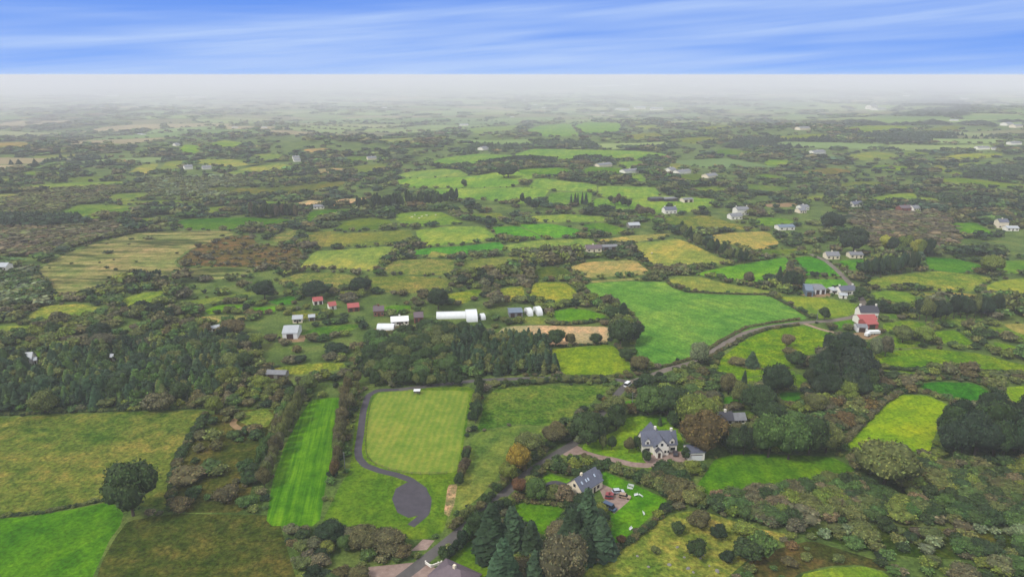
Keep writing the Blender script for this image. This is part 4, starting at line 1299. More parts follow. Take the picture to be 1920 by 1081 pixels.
ZP = [(np.array(P(z[0])), *z[1:]) for z in ZONES]
BANDS = [(140, 340, 4.2), (340, 620, 5.8), (620, 1200, 9.0), (1200, 2400, 15), (2400, 4800, 32), (4800, 9700, 70)]
segs, nofield = [], []
for (xy, sp_) in [(q, s_) for q, s_ in POLYS] + [(q, 'far') for q in FARP]:
    segs.append(np.concatenate([xy, np.roll(xy, -1, 0)], 1))
ALLP = [q for q, _ in POLYS] + FARP
SEG = np.concatenate(segs)
DEF_T = ['dark', 'dark', 'dark', 'olive', 'green', 'brown', 'deep', 'spruce', 'olive', 'heath']
DEF_NEAR = ['dark', 'olive', 'olive', 'green', 'brown', 'moss', 'grey', 'deep']
cands = []
for bi, (b0, b1, sp0) in enumerate([b for b in BANDS for _ in (0, 1)]):
    extra = bi % 2 == 1          # the second pass only thickens the conifer plantations
    if extra and b0 > 700: continue
    if extra: sp0 = sp0 * 0.62
    hw = b1 * 0.86
    gx = np.arange(-hw, hw, sp0); gy = np.arange(b0 * 0.6, b1 + 1, sp0)
    X, Y = np.meshgrid(gx, gy)
    X = (X + rng.uniform(-.42, .42, X.shape) * sp0).ravel(); Y = (Y + rng.uniform(-.42, .42, Y.shape) * sp0).ravel()
    r_ = np.hypot(X, Y)
    k = (r_ >= b0) & (r_ < b1); X, Y = X[k], Y[k]
    Z_ = hgt(X, Y)
    px, py = proj(X, Y, Z_)
    k = (px > -90) & (px < 2010) & (py < 1180) & (Y < 9850); X, Y, Z_, px, py = X[k], Y[k], Z_[k], px[k], py[k]
    pt = np.column_stack([X, Y]); pp = np.column_stack([px, py])
    zone = np.full(len(X), -1)
    for zi, z in enumerate(ZP):
        zone[inside(pp, z[0])] = zi
    inf = np.zeros(len(X), bool); onroad = np.zeros(len(X), bool)
    for q, (q_, s_) in zip([q for q, _ in POLYS], POLYS):
        m_ = inside(pt, q)
        inf |= m_
        if s_[0] != 'field': onroad |= m_
    for q in FARP: inf |= inside(pt, q)
    sparse = np.array([zone[i] >= 0 and ZP[zone[i]][5] < 0.9 for i in range(len(X))])
    keep = (~inf | sparse) & ~onroad
    if extra: keep &= np.array([z_ >= 0 and ZP[z_][1] == 'conifer' for z_ in zone], bool)
    X, Y, Z_, px, py, zone, inf = (a_[keep] for a_ in (X, Y, Z_, px, py, zone, inf))
    # distance to the nearest boundary
    D = np.full(len(X), 1e9)
    if b1 < 2500:
        near = SEG[(np.hypot(SEG[:, 0], SEG[:, 1]) < b1 * 1.25) & (np.hypot(SEG[:, 0], SEG[:, 1]) > b0 * 0.7)]
        for c0 in range(0, len(X), 400):
            x = X[c0:c0 + 400, None]; y = Y[c0:c0 + 400, None]
            ax, ay, bx, by = near[:, 0], near[:, 1], near[:, 2], near[:, 3]
            dx, dy = bx - ax, by - ay
            t_ = np.clip(((x - ax) * dx + (y - ay) * dy) / (dx * dx + dy * dy + 1e-9), 0, 1)
            D[c0:c0 + 400] = np.sqrt(((x - ax - t_ * dx) ** 2 + (y - ay - t_ * dy) ** 2).min(1))
    for i in range(len(X)):
        zi = zone[i]
        if zi >= 0:
            _, kd, tn, rf, hr, fill, where = ZP[zi]
            if rng.random() > fill: continue
            tname = tn[int(rng.integers(0, len(tn)))]
        else:
            cl = math.sin(X[i] / 57 + 1.1 * math.sin(Y[i] / 83 + 1)) + math.sin(Y[i] / 71 + X[i] / 140) + (0.5 if b0 < 500 else 0.0)
            if b0 >= 2400: pr = 0.50 if cl > 0 else 0.22
            elif D[i] < (5 if b0 < 600 else 9): pr = 0.93
            else: pr = (0.90 if cl > 0 else 0.45) if b0 < 340 else (0.78 if cl > 0.1 else 0.12)
            if rng.random() > pr: continue
            blob = math.sin(X[i] / 23 + 1.3 * math.sin(Y[i] / 31)) * math.sin(Y[i] / 27 + X[i] / 60)
            kd = 'tree' if blob + rng.uniform(-.5, .5) > 0.1 else 'bush'
            rf, hr, where = (0.72, 1.75, None) if kd == 'tree' else (0.62, 1.45, None)
            L_ = DEF_NEAR if b0 < 500 else DEF_T
            tname = L_[int((math.sin(X[i] / 41 + 2) * math.cos(Y[i] / 37) * 2 + rng.uniform(0, 6) + 2) % len(L_))]
        R_ = (sp0 / (0.62 if extra else 1)) * rf * float(np.clip(rng.lognormal(0, 0.28), 0.55, 1.8))
        if kd == 'conifer' and b0 < 1000 and rng.random() < 0.30: kd = 'tree'; hr *= 0.75
        if b0 >= 2400: R_ *= 1.05; hr *= 0.42 if b0 < 4000 else 0.25
        elif b0 >= 1200: hr *= 0.72
        elif b0 >= 620: hr *= 0.86
        if not inf[i]:
            lim = D[i] * 0.95 + 0.4
            if R_ > lim: R_ = lim
            if R_ < 0.8: continue
            if zi < 0 and D[i] < 9: hr *= 0.85; kd = 'bush' if kd == 'tree' and D[i] < 4 else kd
        else: R_ *= rng.uniform(.5, 1)
        if any((X[i] - a_) ** 2 + (Y[i] - b_) ** 2 < (0.55 * c_ + 0.3 * R_) ** 2 for a_, b_, c_ in placed): continue
        h = R_ * hr * rng.uniform(0.85, 1.2)
        h = min(h, {'bush': 5.0, 'tree': 9.0, 'conifer': 10.0, 'pine': 19.0}[kd])
        if zi < 0: h = min(h, 1.6 + 0.75 * D[i])
        if b0 > 1000 and kd == 'conifer': h = min(h, 9.0)
        if kd == 'conifer': R_ *= 0.9; h = max(h, 4)
        col = leafalb(tname, 0.16)
        cands.append([X[i], Y[i], Z_[i] - 0.1, kd, R_, h, col, tname, px[i], py[i], where])

# ------------------------------------------------------------------ buildings
FOOT = []


def boxv(x0, x1, y0, y1, z0, z1):
    v = [(x0, y0, z0), (x1, y0, z0), (x1, y1, z0), (x0, y1, z0), (x0, y0, z1), (x1, y0, z1), (x1, y1, z1), (x0, y1, z1)]
    return v, [(0, 3, 2, 1), (4, 5, 6, 7), (0, 1, 5, 4), (1, 2, 6, 5), (2, 3, 7, 6), (3, 0, 4, 7)]


class MB:
    def __init__(s): s.v, s.f = [], []
    def add(s, v, f, M=None):
        k = len(s.v)
        if M is not None: v = [tuple(M @ Vector(p)) for p in v]
        s.v += v; s.f += [tuple(i + k for i in q) for q in f]
        return s
    def box(s, *a, M=None): return s.add(*boxv(*a), M=M)
    def build(s, name, mat, parent=None, smooth=False):
        me = mesh_from(name, s.v, s.f)
        if smooth: me.polygons.foreach_set('use_smooth', [True] * len(me.polygons))
        return obj(name, me, mat, parent)


def gable_wall(mb, x0, x1, y0, y1, h, rh, M=None):
    """walls with gable ends at x0 and x1, ridge along X"""
    ym = (y0 + y1) / 2
    v = [(x0, y0, 0), (x1, y0, 0), (x1, y1, 0), (x0, y1, 0), (x0, y0, h), (x1, y0, h), (x1, y1, h), (x0, y1, h), (x0, ym, h + rh), (x1, ym, h + rh)]
    f = [(0, 1, 5, 4), (2, 3, 7, 6), (1, 2, 6, 9, 5), (3, 0, 4, 8, 7), (0, 3, 2, 1), (4, 5, 9, 8), (6, 7, 8, 9)]
    return mb.add(v, f, M)


def gable_roof(mb, x0, x1, y0, y1, h, rh, ov=0.35, th=0.14, M=None):
    ym = (y0 + y1) / 2; hw = (y1 - y0) / 2
    sl = rh / hw; lift = 0.05
    for s in (-1, 1):
        ye = ym + s * (hw + ov); ze = h - sl * ov + lift
        a = [(x0 - ov, ye, ze), (x1 + ov, ye, ze), (x1 + ov, ym, h + rh + lift), (x0 - ov, ym, h + rh + lift)]
        b = [(p[0], p[1], p[2] + th) for p in a]
        f = [(0, 1, 2, 3), (7, 6, 5, 4), (0, 4, 5, 1), (1, 5, 6, 2), (2, 6, 7, 3), (3, 7, 4, 0)]
        mb.add(a + b, f, M)
    return mb


def hip_roof(mb, x0, x1, y0, y1, h, rh, ov=0.35, M=None):
    x0 -= ov; x1 += ov; y0 -= ov; y1 += ov
    hw = min((y1 - y0), (x1 - x0)) / 2
    ym = (y0 + y1) / 2
    rx0, rx1 = x0 + hw, x1 - hw
    if rx1 < rx0: rx0 = rx1 = (x0 + x1) / 2
    v = [(x0, y0, h), (x1, y0, h), (x1, y1, h), (x0, y1, h), (rx0, ym, h + rh), (rx1, ym, h + rh),
         (x0, y0, h - .14), (x1, y0, h - .14), (x1, y1, h - .14), (x0, y1, h - .14)]
    f = [(0, 1, 5, 4), (2, 3, 4, 5), (1, 2, 5), (3, 0, 4), (6, 9, 8, 7), (0, 6, 7, 1), (1, 7, 8, 2), (2, 8, 9, 3), (3, 9, 6, 0)]
    return mb.add(v, f, M)


def window(parent, x, z, w_, h_, y, face='y', pm=M_GLASS):
    """framed window on the front wall (plane y) or an end wall (plane x)"""
    if face == 'y':
        fr = MB().box(x - w_ / 2 - .07, x + w_ / 2 + .07, y - .05, y + .03, z - .07, z + h_ + .07)
        pn = MB().box(x - w_ / 2, x + w_ / 2, y - .075, y - .03, z, z + h_)
    else:
        s = 1 if y > 0 else -1
        fr = MB().box(y - .03, y + .03, x - w_ / 2 - .07, x + w_ / 2 + .07, z - .07, z + h_ + .07)
        fr = MB().box(min(y - s * .03, y + s * .05), max(y - s * .03, y + s * .05), x - w_ / 2 - .07, x + w_ / 2 + .07, z - .07, z + h_ + .07)
        pn = MB().box(min(y + s * .03, y + s * .075), max(y + s * .03, y + s * .075), x - w_ / 2, x + w_ / 2, z, z + h_)
    f = fr.build("window", M_FRAME, parent)
    pn.build("pane", pm, f)
    return f


def frame_at(p1, p2):
    """local axes whose X runs along the front from p1 to p2 (ground points), Y away from the camera"""
    a, b = G(*p1), G(*p2)
    d = (b - a); d.z = 0
    L = d.length
    yaw = math.atan2(d.y, d.x)
    base = Vector((a.x, a.y, float(hgt((a.x + b.x) / 2, (a.y + b.y) / 2))))
    return base, yaw, L


def root(name, label, cat, base, yaw, group=None, foot=None):
    e = obj(name, None)
    e.empty_display_size = 1
    e.location = base; e.rotation_euler = (0, 0, yaw)
    tag(e, label, cat, group)
    return e


def note(base, yaw, L, D):
    c = base + Matrix.Rotation(yaw, 3, 'Z') @ Vector((L / 2, D / 2, 0))
    n = max(1, int(round(max(L, D) / 6)))
    for i in range(n):
        t_ = (i + .5) / n
        q = base + Matrix.Rotation(yaw, 3, 'Z') @ (Vector((L * t_, D / 2, 0)) if L >= D else Vector((L / 2, D * t_, 0)))
        FOOT.append((q, max(2.0, min(L, D) * (0.62 if base.y < 300 else 0.5) + (1.0 if base.y < 300 else 0.2))))


def house(label, p1, p2, D, h=2.8, rh=2.4, wall=M_WHITE, roof=M_SLATE, nwin=3, chim=1, cat='house', name='house', group=None, hip=False, door=True, win=True, sink=0.4, porch=False, L=None):
    base, yaw, L0 = frame_at(p1, p2)
    L = L or L0
    e = root(name, label, cat, base - Vector((0, 0, sink)), yaw, group)
    h += sink
    w_ = MB()
    if hip: w_.box(0, L, 0, D, 0, h)
    else: gable_wall(w_, 0, L, 0, D, h, rh)
    w_.build("wall", wall, e)
    r_ = MB()
    if hip: hip_roof(r_, 0, L, 0, D, h, rh)
    else: gable_roof(r_, 0, L, 0, D, h, rh)
    ro = r_.build("roof", roof, e)
    for k in range(chim):
        cx = (L * 0.5, L * 0.04 + .45, L - .5)[(k + (1 if chim > 1 else 0)) % 3]
        c = MB().box(cx - .45, cx + .45, D / 2 - .35, D / 2 + .35, h + rh - .6, h + rh + 0.9).box(cx - .52, cx + .52, D / 2 - .42, D / 2 + .42, h + rh + .9, h + rh + 1.05)
        c.build("chimney", wall, ro)
    if win:
        dpos = L * 0.5
        for k in range(nwin):
            x = L * (k + 0.5) / nwin
            if door and abs(x - dpos) < 0.9: continue
            window(e, x, sink + 0.95, min(1.5, L / nwin * .5), 1.15, 0)
    if door:
        d_ = MB().box(L * .5 - .5, L * .5 + .5, -.06, .03, sink, sink + 2.1).build("door", M_DOOR, e)
        MB().box(L * .5 + .32, L * .5 + .40, -.11, -.063, sink + 1.0, sink + 1.12).build("handle", M_FRAME, d_)
    note(base, yaw, L, D)
    return e, L, h


def shed(label, p1, p2, D, h=3.6, rh=1.5, wall=M_GREYR, roof=M_GREYR, name='farm_shed', cat='shed', group=None, opens=1, sink=0.3, L=None):
    base, yaw, L0 = frame_at(p1, p2)
    L = L or L0
    e = root(name, label, cat, base - Vector((0, 0, sink)), yaw, group)
    h += sink
    gable_wall(MB(), 0, L, 0, D, h, rh).build("wall", wall, e)
    gable_roof(MB(), 0, L, 0, D, h, rh, 0.25, 0.08).build("roof", roof, e)
    for k in range(opens):
        x = L * (k + .5) / opens; ww = min(3.6, L / opens * .6)
        MB().box(x - ww / 2, x + ww / 2, -.06, .03, sink, sink + min(3.0, h - sink - .35)).build("shed_door", M_DOOR, e)
    note(base, yaw, L, D)
    return e


def tunnel(label, p1, p2, W, H=3.2, group=None, name='polytunnel'):
    """half-round film tunnel; p1-p2 is the near long edge"""
    base, yaw, L = frame_at(p1, p2)
    e = root(name, label, 'polytunnel', base - Vector((0, 0, .1)), yaw, group)
    n = 14; v, f = [], []
    for x in np.linspace(0, L, 9):
        for k in range(n + 1):
            a = math.pi * k / n
            v.append((x, W / 2 - W / 2 * math.cos(a), H * math.sin(a) ** 0.8))
    for i in range(8):
        for k in range(n):
            f.append((i * (n + 1) + k, i * (n + 1) + k + 1, (i + 1) * (n + 1) + k + 1, (i + 1) * (n + 1) + k))
    mb = MB().add(v, f); mb.build("cover", M_POLY, e, True)
    for x in (0.0, L):
        pts_ = [(x, W / 2 - W / 2 * math.cos(math.pi * k / n) * .985, H * math.sin(math.pi * k / n) ** .8 * .985) for k in range(n + 1)]
        en = MB().add(pts_, [tuple(range(n + 1))]).build("end_wall", M_POLY, e)
        s = -1 if x == 0 else 1
        MB().box(min(x, x + s * .05), max(x, x + s * .05), W / 2 - .8, W / 2 + .8, 0, 2.0).build("tunnel_door", M_GLASS, en)
    note(base, yaw, L, W)
    return e


# --- the white dormer house
def dormer_house():
    base, yaw, L = frame_at((1205, 846), (1265, 846))
    L = 13.6; D = 7.4; h = 3.4; rh = 4.0; s = 0.0
    base = G(1204, 849); base.z = 0; yaw = math.radians(4)
    e = root("house", "large white rendered house with grey slate roof, front gable and dormers", "house", base, yaw)
    w_ = gable_wall(MB(), 0, L, 0, D, h, rh)
    # front wing: ridge along Y
    Mf = Matrix.Translation((6.9 + 2.9, -2.0, 0)) @ Matrix.Rotation(math.pi / 2, 4, 'Z')      # local x -> world y
    gable_wall(w_, 0, 6.0, 0, 5.8, 3.6, 3.2, Mf)
    Mb = Matrix.Translation((6.0 + 3.0, D - 3.0, 0)) @ Matrix.Rotation(math.pi / 2, 4, 'Z')
    gable_wall(w_, 0, 7.0, 0, 6.0, 3.6, 3.5, Mb)
    w_.build("wall", M_WHITE, e)
    r_ = gable_roof(MB(), 0, L, 0, D, h, rh, .3)
    gable_roof(r_, 0, 6.0, 0, 5.8, 3.6, 3.2, .28, .14, Mf)
    gable_roof(r_, 0, 7.0, 0, 6.0, 3.6, 3.5, .28, .14, Mb)
    ro = r_.build("roof", M_SLATE, e)
    for cx, cy, z in ((L - 1.6, D / 2, h + rh), (6.2, D - 1.6, 7.2)):
        MB().box(cx - .4, cx + .4, cy - .35, cy + .35, z - 1.2, z + .9).box(cx - .47, cx + .47, cy - .42, cy + .42, z + .9, z + 1.03).build("chimney", M_WHITE, ro)
    for dx in (2.0, 11.6):
        Md = Matrix.Translation((dx + .95, 0.15, 0)) @ Matrix.Rotation(math.pi / 2, 4, 'Z')
        d_ = gable_wall(MB(), 0, 3.0, 0, 1.9, 5.0, 1.2, Md).build("dormer", M_WHITE, e)
        gable_roof(MB(), 0, 3.0, 0, 1.9, 5.0, 1.2, .2, .1, Md).build("dormer_roof", M_SLATE, d_)
        f_ = MB().box(dx - .5, dx + .5, .09, .16, 3.75, 4.85).build("window", M_FRAME, e)
        MB().box(dx - .4, dx + .4, .06, .1, 3.85, 4.75).build("pane", M_GLASS, f_)
    for x, z, ww, hh, y in ((2.0, .9, 1.7, 1.2, 0), (12.0, .9, 1.7, 1.2, 0), (8.5, 1.0, .8, 1.0, -2.0), (9.2 - .2 + .6, 1.0, .6, 1.0, -2.0),
                            (9.3, 3.9, .7, .9, -2.0), (5.0, 3.7, .7, .9, -2.0), (7.0, 4.0, .9, 1.1, -2.0)):
        window(e, x, z, ww, hh, y)
    for y, z in ((2.2, .9), (5.2, .9), (3.7, 3.8)):
        window(e, y, z, 1.1, 1.2, L, 'x')
        window(e, y, z, 1.1, 1.2, 0, 'x')
    # porch
    Mp = Matrix.Translation((5.6 + 1.15, -4.0, 0)) @ Matrix.Rotation(math.pi / 2, 4, 'Z')
    po = gable_wall(MB(), 0, 2.0, 0, 2.3, 2.4, 1.2, Mp).build("porch", M_WHITE, e)
    gable_roof(MB(), 0, 2.0, 0, 2.3, 2.4, 1.2, .22, .1, Mp).build("porch_roof", M_DSLATE, po)
    d_ = MB().box(5.1, 6.1, -4.07, -3.97, 0, 2.2).build("door", M_DOOR, e)
    MB().box(5.92, 6.0, -4.13, -4.08, 1.0, 1.12).build("handle", M_FRAME, d_)
    note(base - Vector((0, 1, 0)), yaw, L, D + 3)


dormer_house()


def garage():
    base = G(1290, 864); base.z = 0; yaw = math.radians(6)
    e = root("garage", "small white garage with grey slate roof and wide door beside the dormer house", "garage", base, yaw)
    L, D, h, rh = 6.4, 5.6, 3.6, 1.8
    gable_wall(MB(), 0, L, 0, D, h, rh).build("wall", M_WHITE, e)
    gable_roof(MB(), 0, L, 0, D, h, rh, .3).build("roof", M_SLATE, e)
    d_ = MB().box(1.0, L - 1.0, -.06, .03, 0, 2.3).build("garage_door", M_PALEPNT, e)
    MB().box(.85, L - .85, -.12, .0, 2.3, 2.55).build("lintel", M_DOOR, e)
    for k in range(3): MB().box(1.05, L - 1.05, -.075, -.062, .55 + k * .55, .58 + k * .55).build("panel_groove", M_FRAME, d_)
    window(e, 3.0, 1.1, 1.0, 1.0, 0, 'x')
    note(base, yaw, L, D)


garage()


def slate_house():
    base, yaw, L0 = frame_at((1092, 937), (1128, 914))
    L = max(11.0, L0); D = 7.5; h, rh = 3.0, 3.6
    e = root("house", "white gabled house with long slate roof and skylights behind the spruces", "house", Vector((base.x, base.y, 0)), yaw)
    gable_wall(MB(), 0, L, 0, D, h, rh).build("wall", M_CREAM, e)
    ro = gable_roof(MB(), 0, L, 0, D, h, rh, .3).build("roof", M_SLATE, e)
    a = math.atan2(rh, D / 2)
    for k, x in enumerate((1.8, 4.0, 5.2, 8.6)):
        yy, zz_ = D / 2 * .52, h + rh * .52 + .23
        M = Matrix.Translation((x, yy, zz_)) @ Matrix.Rotation(a, 4, 'X')
        sk = MB().box(-.42, .42, -.7, .7, -.04, .06, M=M).build("skylight", M_DSLATE, ro)
        MB().box(-.34, .34, -.6, .6, .05, .09, M=M).build("pane", M_SKYL, sk)
    MB().box(3.2, 4.0, D / 2 - .35, D / 2 + .35, h + rh - .5, h + rh + .9).build("chimney", M_CREAM, ro)
    for x in (2.0, 4.6, 8.6): window(e, x, .9, 1.3, 1.2, 0)
    for y, z in ((2.0, .9), (5.4, .9), (3.7, 3.6)): window(e, y, z, 1.0, 1.1, 0, 'x')
    MB().box(6.1, 7.1, -.07, .02, 0, 2.1).build("door", M_DOOR, e)
    # small rear return on the yard side
    gable_wall(MB(), L + .01, L + 3.0, 2.5, 6.0, 2.4, 1.6).build("side_wing", M_CREAM, e)
    gable_roof(MB(), L + .25, L + 3.0, 2.5, 6.0, 2.4, 1.6, .2, .1).build("wing_roof", M_SLATE, e)
    note(Vector((base.x, base.y, 0)), yaw, L, D)


slate_house()


def corner_house():
    base = G(806, 1094); base.z = 0; yaw = math.radians(-32)
    e = root("house", "house with brown-grey hipped roof cut off by the bottom edge", "house", base, yaw)
    MB().box(0, 12, 0, 8, 0, 3.0).build("wall", M_CREAM, e)
    ro = hip_roof(MB(), 0, 12, 0, 8, 3.0, 2.6, .5).build("roof", M_PLUM, e)
    MB().box(5.6, 6.4, 3.6, 4.4, 5.0, 6.4).build("chimney", M_CREAM, ro)
    for x in (2, 5, 9.6): window(e, x, .9, 1.3, 1.2, 0)
    MB().box(7, 8, -.07, .02, 0, 2.1).build("door", M_DOOR, e)
    note(base, yaw, 12, 8)
    # low white garden wall with pillars round the terrace
    gw = root("garden_wall", "low white garden wall with pillars round the terrace at the bottom edge", "garden wall", Vector((0, 0, 0)), 0)
    PL = [G(*q) for q in ((798, 1056), (808, 1063), (822, 1058), (828, 1056), (842, 1066), (856, 1078), (872, 1090))]
    for a, b in zip(PL, PL[1:]):
        d = b - a; M = Matrix.Translation((a.x, a.y, 0)) @ Matrix.Rotation(math.atan2(d.y, d.x), 4, 'Z')
        MB().box(.16, d.length - .16, -.09, .09, 0, .75, M=M).box(.16, d.length - .16, -.14, .14, .75, .83, M=M).build("wall_panel", M_WHITE, gw)
    for a in PL:
        MB().box(a.x - .15, a.x + .15, a.y - .15, a.y + .15, 0, .95).box(a.x - .2, a.x + .2, a.y - .2, a.y + .2, .95, 1.03).build("pillar", M_WHITE, gw)


corner_house()

house("slate-roofed white cottage half hidden among trees right of the russet tree", (1350, 798), (1374, 797), 5.5, 2.5, 2.6, roof=M_DSLATE, nwin=2)
house("low grey-roofed white annexe joined to the slate-roofed cottage", (1375, 796), (1398, 795), 5.0, 2.2, 2.0, roof=M_GREYR, nwin=2, chim=0, name='annexe', cat='annexe')

# red-roofed farm
house("white farmhouse with dark slate roof behind the two red-roofed barns", (1612, 598), (1646, 598), 7, 4.4, 3.0, roof=M_DSLATE, nwin=4, chim=2)
shed("upper of two red-roofed barns in front of the white farmhouse", (1612, 609), (1644, 608), 8, 3.2, 1.8, wall=M_WHITE, roof=M_REDR, name='barn', cat='barn')
shed("lower of two red-roofed barns, beside the small grey shed", (1624, 617), (1646, 616), 8, 3.0, 1.7, wall=M_REDR, roof=M_REDR, name='barn', cat='barn')
shed("dark open shed with grey roof at the front of the red-roofed farm", (1606, 622), (1626, 623), 6, 3.0, 0.9, wall=M_PALEPNT, roof=M_GREYR, opens=1)
# grey farm beyond the big field
shed("blue-grey farm shed with long sloping roof left of the grey farm", (1510, 555), (1524, 556), 16, 4.0, 1.4, wall=M_BLUER, roof=M_BLUER, opens=1)
shed("wide pale-roofed farm shed joined to the blue-grey one", (1528, 552), (1548, 551), 12, 3.6, 1.4, wall=M_PALEPNT, roof=M_GREYR, opens=2)
house("small white hip-roofed bungalow between the farm sheds and farmhouse", (1559, 551), (1570, 551), 6, 2.6, 1.8, roof=M_TIN, nwin=2, chim=0, hip=True, name='bungalow', cat='bungalow')
house("long white farmhouse with slate roof beside the road", (1576, 554), (1604, 552), 7, 3.4, 2.2, roof=M_SLATE, nwin=4, chim=2)
house("low white outhouse in front of the long white farmhouse", (1574, 559), (1588, 560), 4.5, 2.2, 1.0, roof=M_TIN, nwin=1, chim=0, name='outhouse', cat='outhouse')

# hamlet left of centre
shed("big pale grey barn with broad roof at the left of the hamlet", (530, 636), (558, 635), 13, 3.6, 2.2, wall=M_PALEPNT, roof=M_TIN, name='barn', cat='barn')
house("cream cottage with flat pale roof above the big grey barn", (549, 606), (567, 605), 6, 2.6, 1.4, wall=M_CREAM, roof=M_TIN, nwin=2, chim=0)
shed("small grey shed right of the cream cottage", (579, 602), (591, 601), 5, 2.4, 1.0, wall=M_GREYR, roof=M_TIN, opens=1)
shed("long low shed with red roof, topmost of the hamlet", (588, 572), (606, 570), 7, 2.6, 1.6, wall=M_WHITE, roof=M_REDR, opens=2)
house("tiny white gabled house right of the topmost red roof", (618, 581), (631, 579), 5, 2.6, 1.8, roof=M_REDR, nwin=1, chim=0)
shed("red-roofed shed with white gable behind it", (653, 585), (674, 583), 8, 2.8, 1.6, wall=M_BRICK, roof=M_REDR, opens=2)
house("white and brick house left of the small green field", (701, 593), (720, 592), 7, 3.4, 2.0, wall=M_BRICK, roof=M_PLUM, nwin=3, chim=1)
tunnel("low white polytunnel in front of the white-roofed bungalow", (706, 619), (738, 619), 7, 2.8)
house("wide bungalow with white roof in the middle of the hamlet", (734, 611), (766, 609), 9, 2.6, 1.6, roof=M_PALEPNT, nwin=4, chim=1, name='bungalow', cat='bungalow')
shed("red brick barn right of the wide white-roofed bungalow", (777, 606), (794, 605), 8, 3.6, 2.0, wall=M_BRICK, roof=M_PLUM, opens=2, name='barn', cat='barn')
tunnel("long white polytunnel left of the tall white one", (818, 598), (874, 597), 8, 3.2)
tunnel("tall rounded white polytunnel at the right end of the long one", (875, 604), (896, 603), 14, 5.2)
tunnel("small white polytunnel end right of the tall rounded one", (903, 600), (911, 599), 6, 3.2)
shed("dark grey flat-roofed shed left of two white polytunnel ends", (955, 595), (980, 594), 9, 3.0, 0.8, wall=M_GREYR, roof=M_BLUER, opens=2)
tunnel("left of two white polytunnel ends above the straw field", (991, 593), (1000, 592), 9, 4.0)
tunnel("right of two white polytunnel ends above the straw field", (1008, 592), (1018, 591), 10, 4.2)
shed("grey stone outbuilding alone above the conifer plantation edge", (499, 709), (535, 710), 5, 2.3, 1.2, wall=M_STONE, roof=M_GREYR, opens=2, name='outbuilding', cat='outbuilding')
house("white gabled cottage half buried in the trees at the far left", (48, 684), (60, 683), 6, 3.0, 2.6, roof=M_TIN, nwin=1, chim=0)
shed("tiny white shed right of the white gabled cottage at far left", (64, 683), (70, 682), 4, 2.2, 1.0, wall=M_WHITE, roof=M_TIN, opens=1)
shed("small white shed behind the middle of the conifer plantation", (202, 676), (213, 677), 4, 2.2, .9, wall=M_WHITE, roof=M_TIN, opens=1)
shed("low white shed in the scrub left of the hamlet", (396, 623), (414, 619), 4, 2.2, .9, wall=M_WHITE, roof=M_TIN, opens=1)

